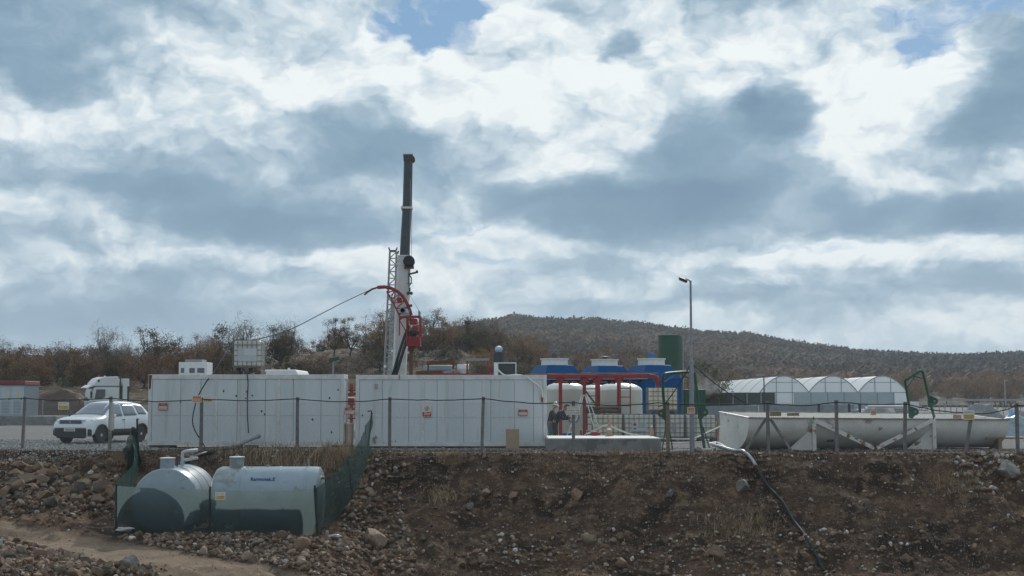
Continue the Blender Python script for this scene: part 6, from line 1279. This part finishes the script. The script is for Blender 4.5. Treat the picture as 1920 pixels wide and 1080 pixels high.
for dy in (.2,3.4):
    for s_ in (-1,1): MB().lathe([(.48,-.14),(.48,.14)],20,(s_*1.2,dy,.48),'X').build('wheel',black,mo_)
for (px,py) in ((722,687),(735.5,658)): MB().lathe([(.07,-.03),(.07,.03)],12,tuple(q_(px,py,-.1)),'Y').build('work_lamp',whitep,mo_)
# red gooseneck and top drive
Yg=73.5; go=empty('top_drive',(X_(777,Yg),Yg,Z_(648,Yg)),'red top drive cage with curved hose guide hanging from the crane','top drive'); rg=Vector(go.location); e_=lambda px,py,dy=0:PX(px,py,Yg+dy)-rg
arc_=[(683,553),(690,547),(698,542),(708,539),(722,538),(735,541),(746,547),(756,556),(763,568),(768,580),(771,591)]
for dy in (-.22,.22): MB().tube([e_(*p,dy) for p in arc_],.05,6).build('guide_rail',redp,go,smooth=True)
m=MB(); A_=[e_(*p) for p in arc_]
for i in range(2,len(A_)-1): m.beam(A_[i]-Vector((0,.22,0)),A_[i]+Vector((0,.22,0)),.05,.05)
for i in range(3,len(A_)-1): m.beam(A_[i],A_[i+1],.30,.16,up=(0,0,1))
m.build('guide_plate',redp,go)
inn=[(725,546),(733,560),(741,575),(748,590),(751,600)]
for dy in (-.22,.22): MB().tube([e_(*p,dy) for p in inn],.045,6).build('truss_chord',redp,go)
m=MB(); o1=[(728,539),(740,543),(751,551),(760,563),(766,575),(770,588)]
for a,b in zip(o1,[(727,550),(733,560),(738,569),(743,579),(748,589),(751,598)]):
    for dy in (-.2,.2): m.tube([e_(*a,dy),e_(*b,dy)],.028,5)
for a,b in zip(o1[1:],[(727,550),(733,560),(738,569),(743,579),(748,589)]): m.tube([e_(*a,-.2),e_(*b,-.2)],.024,5)
m.build('truss_web',redp,go); m=MB(); m.box(e_(749,563),(.22,.3,.26)); m.build('hub_box',redp,go); MB().box(e_(769,573,-.2),(.22,.2,.12)).build('guide_lug',M('brown_pipe_steel',(.12,.065,.04)),go); MB().box(e_(770,585,-.2),(.12,.2,.12)).build('guide_lug',M('brown_pipe_steel',(.12,.065,.04)),go)
m=MB(); m.lathe([(.17,-.04),(.17,.04),(.12,.04),(.12,-.04)],18,tuple(e_(755,582,-.25)),'Y'); m.lathe([(.15,-.04),(.15,.04)],16,tuple(e_(761,591,-.25)),'Y'); m.build('valve_wheel',steel,go)
z0,z1=e_(770,648).z,e_(770,594).z; xl,xr=e_(764,620).x,e_(788,620).x; m=MB()
for x in (xl,xr):
    for y in (-.5,.5): m.beam((x,y,z0),(x,y,z1),.07,.07,up=(0,1,0))
for z in (z0,z1):
    m.bx(xl,xr,-.53,-.46,z-.035,z+.035); m.bx(xl,xr,.46,.53,z-.035,z+.035); m.bx(xl-.03,xl+.03,-.46,.46,z-.034,z+.034); m.bx(xr-.03,xr+.03,-.46,.46,z-.034,z+.034)
m.bx(e_(749,600).x,xl-.04,-.4,-.33,z1-.1,z1+.02); m.bx(e_(749,600).x,e_(749,600).x+.06,-.4,-.33,z0+.5,z1-.1); m.beam((e_(750,597).x,-.36,z1-.2),(xl,-.36,z1-.85),.05,.05); m.build('cage_frame',redp,go)
pk=M('crimson_paint',(.33,.03,.045),(.24,.025,.035),4,.5)
m=MB(); m.box((e_(775,603).x,0,e_(777,603).z),(.40,.5,.30)); m.build('gear_housing',pk,go,bevel=.04); m=MB(); m.box((e_(779,616).x,0,e_(779,616).z),(.32,.42,.30)); m.build('drive_motor',pk,go,bevel=.05)
m=MB(); m.box((e_(777,640).x,-.1,e_(777,640).z),(.62,.8,.44)); m.build('lower_housing',pk,go,bevel=.04); m=MB(); m.box((e_(775,627).x,0,e_(777,627).z),(.3,.4,.34)); m.lathe([(.1,-.2),(.1,.2)],12,(e_(781,624).x,-.3,e_(781,624).z),'X'); m.build('dark_core',M('core_dark',(.03,.04,.03)),go)
m=MB()
for k_ in range(7): m.bx(xl+.02,xr-.02,-.54,-.50,z0+.05+k_*.055,z0+.075+k_*.055)
m.build('mesh_guard',pk,go); m=MB(); m.lathe([(.10,Z_(704,Yg)-rg.z-1.4),(.10,z0-.3),(.17,z0-.28),(.17,z0-.05)],14,(e_(771,650).x,0,0)); m.build('drill_pipe',M('rusty_drill_pipe',(.17,.075,.04),(.10,.05,.03),5,.8),go,smooth=30)
top=PX(768,553,Yc-.5)-rg
for p in ((xl+.1,-.45),(xr-.05,-.45),(xr-.05,.45)): m=MB(); m.tube([top,Vector((p[0],p[1],z1+.3))],.012,5); m.tube([Vector((p[0],p[1],z1+.3)),Vector((p[0],p[1],z1))],.035,6); m.build('sling',steel,go)
for k_,(a,b,c) in enumerate((((766,610),(752,650),(737,701)),((767,622),(757,655),(743,703)),((765,632),(755,662),(740,706)))): tag(MB().tube(crom([PX(*a,Yg-.3),PX(*b,Yg-.5),PX(*c,Yg-.4),PX(c[0]-8,730,Yg-.2)],5),.075,8).build('hydraulic_hose',black,None,org=tuple(PX(*b,Yg-.5)),smooth=True),('black hydraulic hose leaving the red cage highest up','black hydraulic hose between the highest and lowest ones','black hydraulic hose leaving the red cage lowest down')[k_],'hose','hydraulic hoses of the top drive')
ct=[PX(700,541,Yg-.1),PX(680,550,Yg-1.5),PX(640,569,68.5),PX(600,589.5,66),PX(550,615,62.5),PX(500,632,59),PX(455,640,56),PX(437,645,55),PX(420,668,53.5),PX(398,702,52.0),PX(388,714,51.35),PX(372,742,51.1),PX(364,768,51.0),PX(361,790,51.0),PX(366,808,51.0),PX(377,826,51.1),PX(384,838,51.2)]
tag(MB().tube(crom(ct,5),.021,8).build('coiled_tubing',M('blue_black_tube',(.02,.045,.075),(.012,.025,.04),3,.8,spec=.1),None,org=tuple(ct[8]),smooth=True),'long dark blue tube from the red hose guide down over the first cabin','tube')
tag(MB().tube(sag(PX(785,596,Yg),PX(860,660,80),.12),.012,4).build('guy_wire',dark,None,org=tuple(PX(785,596,Yg))),'thin wire running down to the right from the red cage','wire')
# ---------------------------------------------------------------- behind the second cabin
Yb=78; o=empty('red_skid_frame',(X_(860,Yb),Yb,0),'long red steel skid with beams behind the second cabin','steel frame'); r0=Vector(o.location); b_=lambda px,py,dy=0:PX(px,py,Yb+dy)-r0
m=MB(); m.beam(b_(812,703),b_(990,706),.2,.22); m.build('long_beam',redp,o); m=MB(); m.beam(b_(780,700,1),b_(830,699,1),.2,.24); m.build('rusty_beam',rust,o)
for px in (820,900,980): m=MB(); x=b_(px,700).x; m.bx(x-.08,x+.08,-.08,.08,0,Z_(703,Yb)-.1); m.build('leg',redp,o)
for (x0,y0,x1,y1,rr,mt,lab) in ((800,681,852,678,.10,rust,'rusty beam behind the second cabin, lower one'),(873,674,917,674,.07,steel,'pale horizontal bar on red posts behind the second cabin'),(832,699,852,694,.06,steel,'grey slanting bar on the roof line of the second cabin')):
    o=empty('scrap_bar',tuple(PX((x0+x1)/2,(y0+y1)/2,82)),lab,'bar'); r0=Vector(o.location); MB().beam(PX(x0,y0,82)-r0,PX(x1,y1,82)-r0,rr*2,rr*2).build('bar',mt,o)
    if y0<690:
        for px in (x0+3,x1-2): MB().beam(PX(px,(y0+y1)/2,82)-r0,Vector(((PX(px,700,82)-r0).x,0,-r0.z)),.09,.09,up=(0,1,0)).build('leg',redp if px>900 else rust,o)
for px,w,h_,lab,mt in ((822,.9,686,'grey cone shaped hopper behind the second cabin',greyp),(868,.35,684,'white box unit among the bars behind the second cabin',whitep)):
    o=empty('hopper',(X_(px,84),84,0),lab,'hopper'); z=Z_(h_,84); MB().lathe([(w*.35,Z_(703,84)),(w,z-.25),(w,z),(w*.9,z+.02)],16).build('bowl',mt,o,smooth=30); 
    for s_ in (-1,1): MB().bx(s_*w*.5-.05,s_*w*.5+.05,-.05,.05,0,z-.3).build('leg',dark,o)
Yq=53.0; a=PX(926,708,Yq); b=PX(968,680,Yq); o=empty('framed_radiator',(a.x,Yq,Z_(703,51.6)),'white framed box with dark mesh on the second cabin roof','radiator'); w=b.x-a.x; h_=b.z-o.location.z
m=MB(); 
for x in (0,.13,w-.03): m.bx(x,x+.035,0,.035,0,h_)
m.bx(0,w+.005,-.005,.04,h_-.03,h_+.01); m.bx(0,.035,.04,.5,h_-.03,h_); m.bx(0,.035,.47,.5,0,h_-.03); m.bx(w-.03,w+.005,.47,.5,0,h_); m.bx(0,w,.47,.505,h_-.03,h_); m.build('frame',wframe,o)
MB().bx(.036,.13,.01,.03,.0,h_-.03).build('side_panel',whitep,o); MB().bx(.17,w-.035,.02,.05,0.02,h_-.03).build('mesh_panel',M('mesh_dark',(.035,.045,.05),(.055,.065,.07),60,.7),o)
tag(MB().tube(crom([PX(930,690,52.9),PX(942,701,52.85),PX(950,704.0,52.8),PX(968,703,52.4),PX(985,706,51.6),PX(1000,716,51.38),PX(1015,729,51.40),PX(1017,745,51.42)],4),.03,8).build('white_hose',M('white_hose_plastic',(.62,.63,.60)),None,org=tuple(PX(968,703,52.4)),smooth=True),'white hose from the framed box down the right end of the second cabin','hose')
o=empty('flare_stack',(X_(935,96),96,0),'dark stack with a pale ball on top behind the framed box','stack'); zt_=Z_(662,96); MB().lathe([(.36,0),(.36,zt_)],16).build('shell',M('mesh_dark',(.035,.045,.05)),o); MB().lathe([(.001,zt_),(.2,zt_+.08),(.27,zt_+.25),(.2,zt_+.42),(.001,zt_+.5)],16).build('ball',M('pale_blue_ball',(.4,.5,.6)),o,smooth=True); MB().bx(-.55,-.47,-.1,-.02,0,zt_+.3).build('red_pole',redp,o)
for px,py,Yl,lab in ((624,676,118,'short lamp mast behind the first cabin'),):
    o=empty('lamp_mast',(X_(px,Yl),Yl,0),lab,'lamp mast'); z=Z_(py,Yl); MB().lathe([(.08,0),(.08,z)],8).build('pole',steel,o); MB().box((.1,0,z+.1),(.9,.3,.3),(0,R(-15),0)).build('lamp_head',greenp,o)

o=empty('red_rack',(X_(655,62),62,0),'red rack with pale rails seen through the gap between the cabins','rack')
for dx in (-.42,.10): MB().bx(dx-.07,dx+.07,-.1,.1,0,2.4).build('upright',redp,o)
for k_ in range(5): MB().bx(-.55,.3,-.14,-.10,.9+k_*.3,.96+k_*.3).build('rail',whitep if k_%2 else rust,o)
MB().bx(-.45,.2,-.05,.3,1.55,1.95).build('red_box',redp,o)
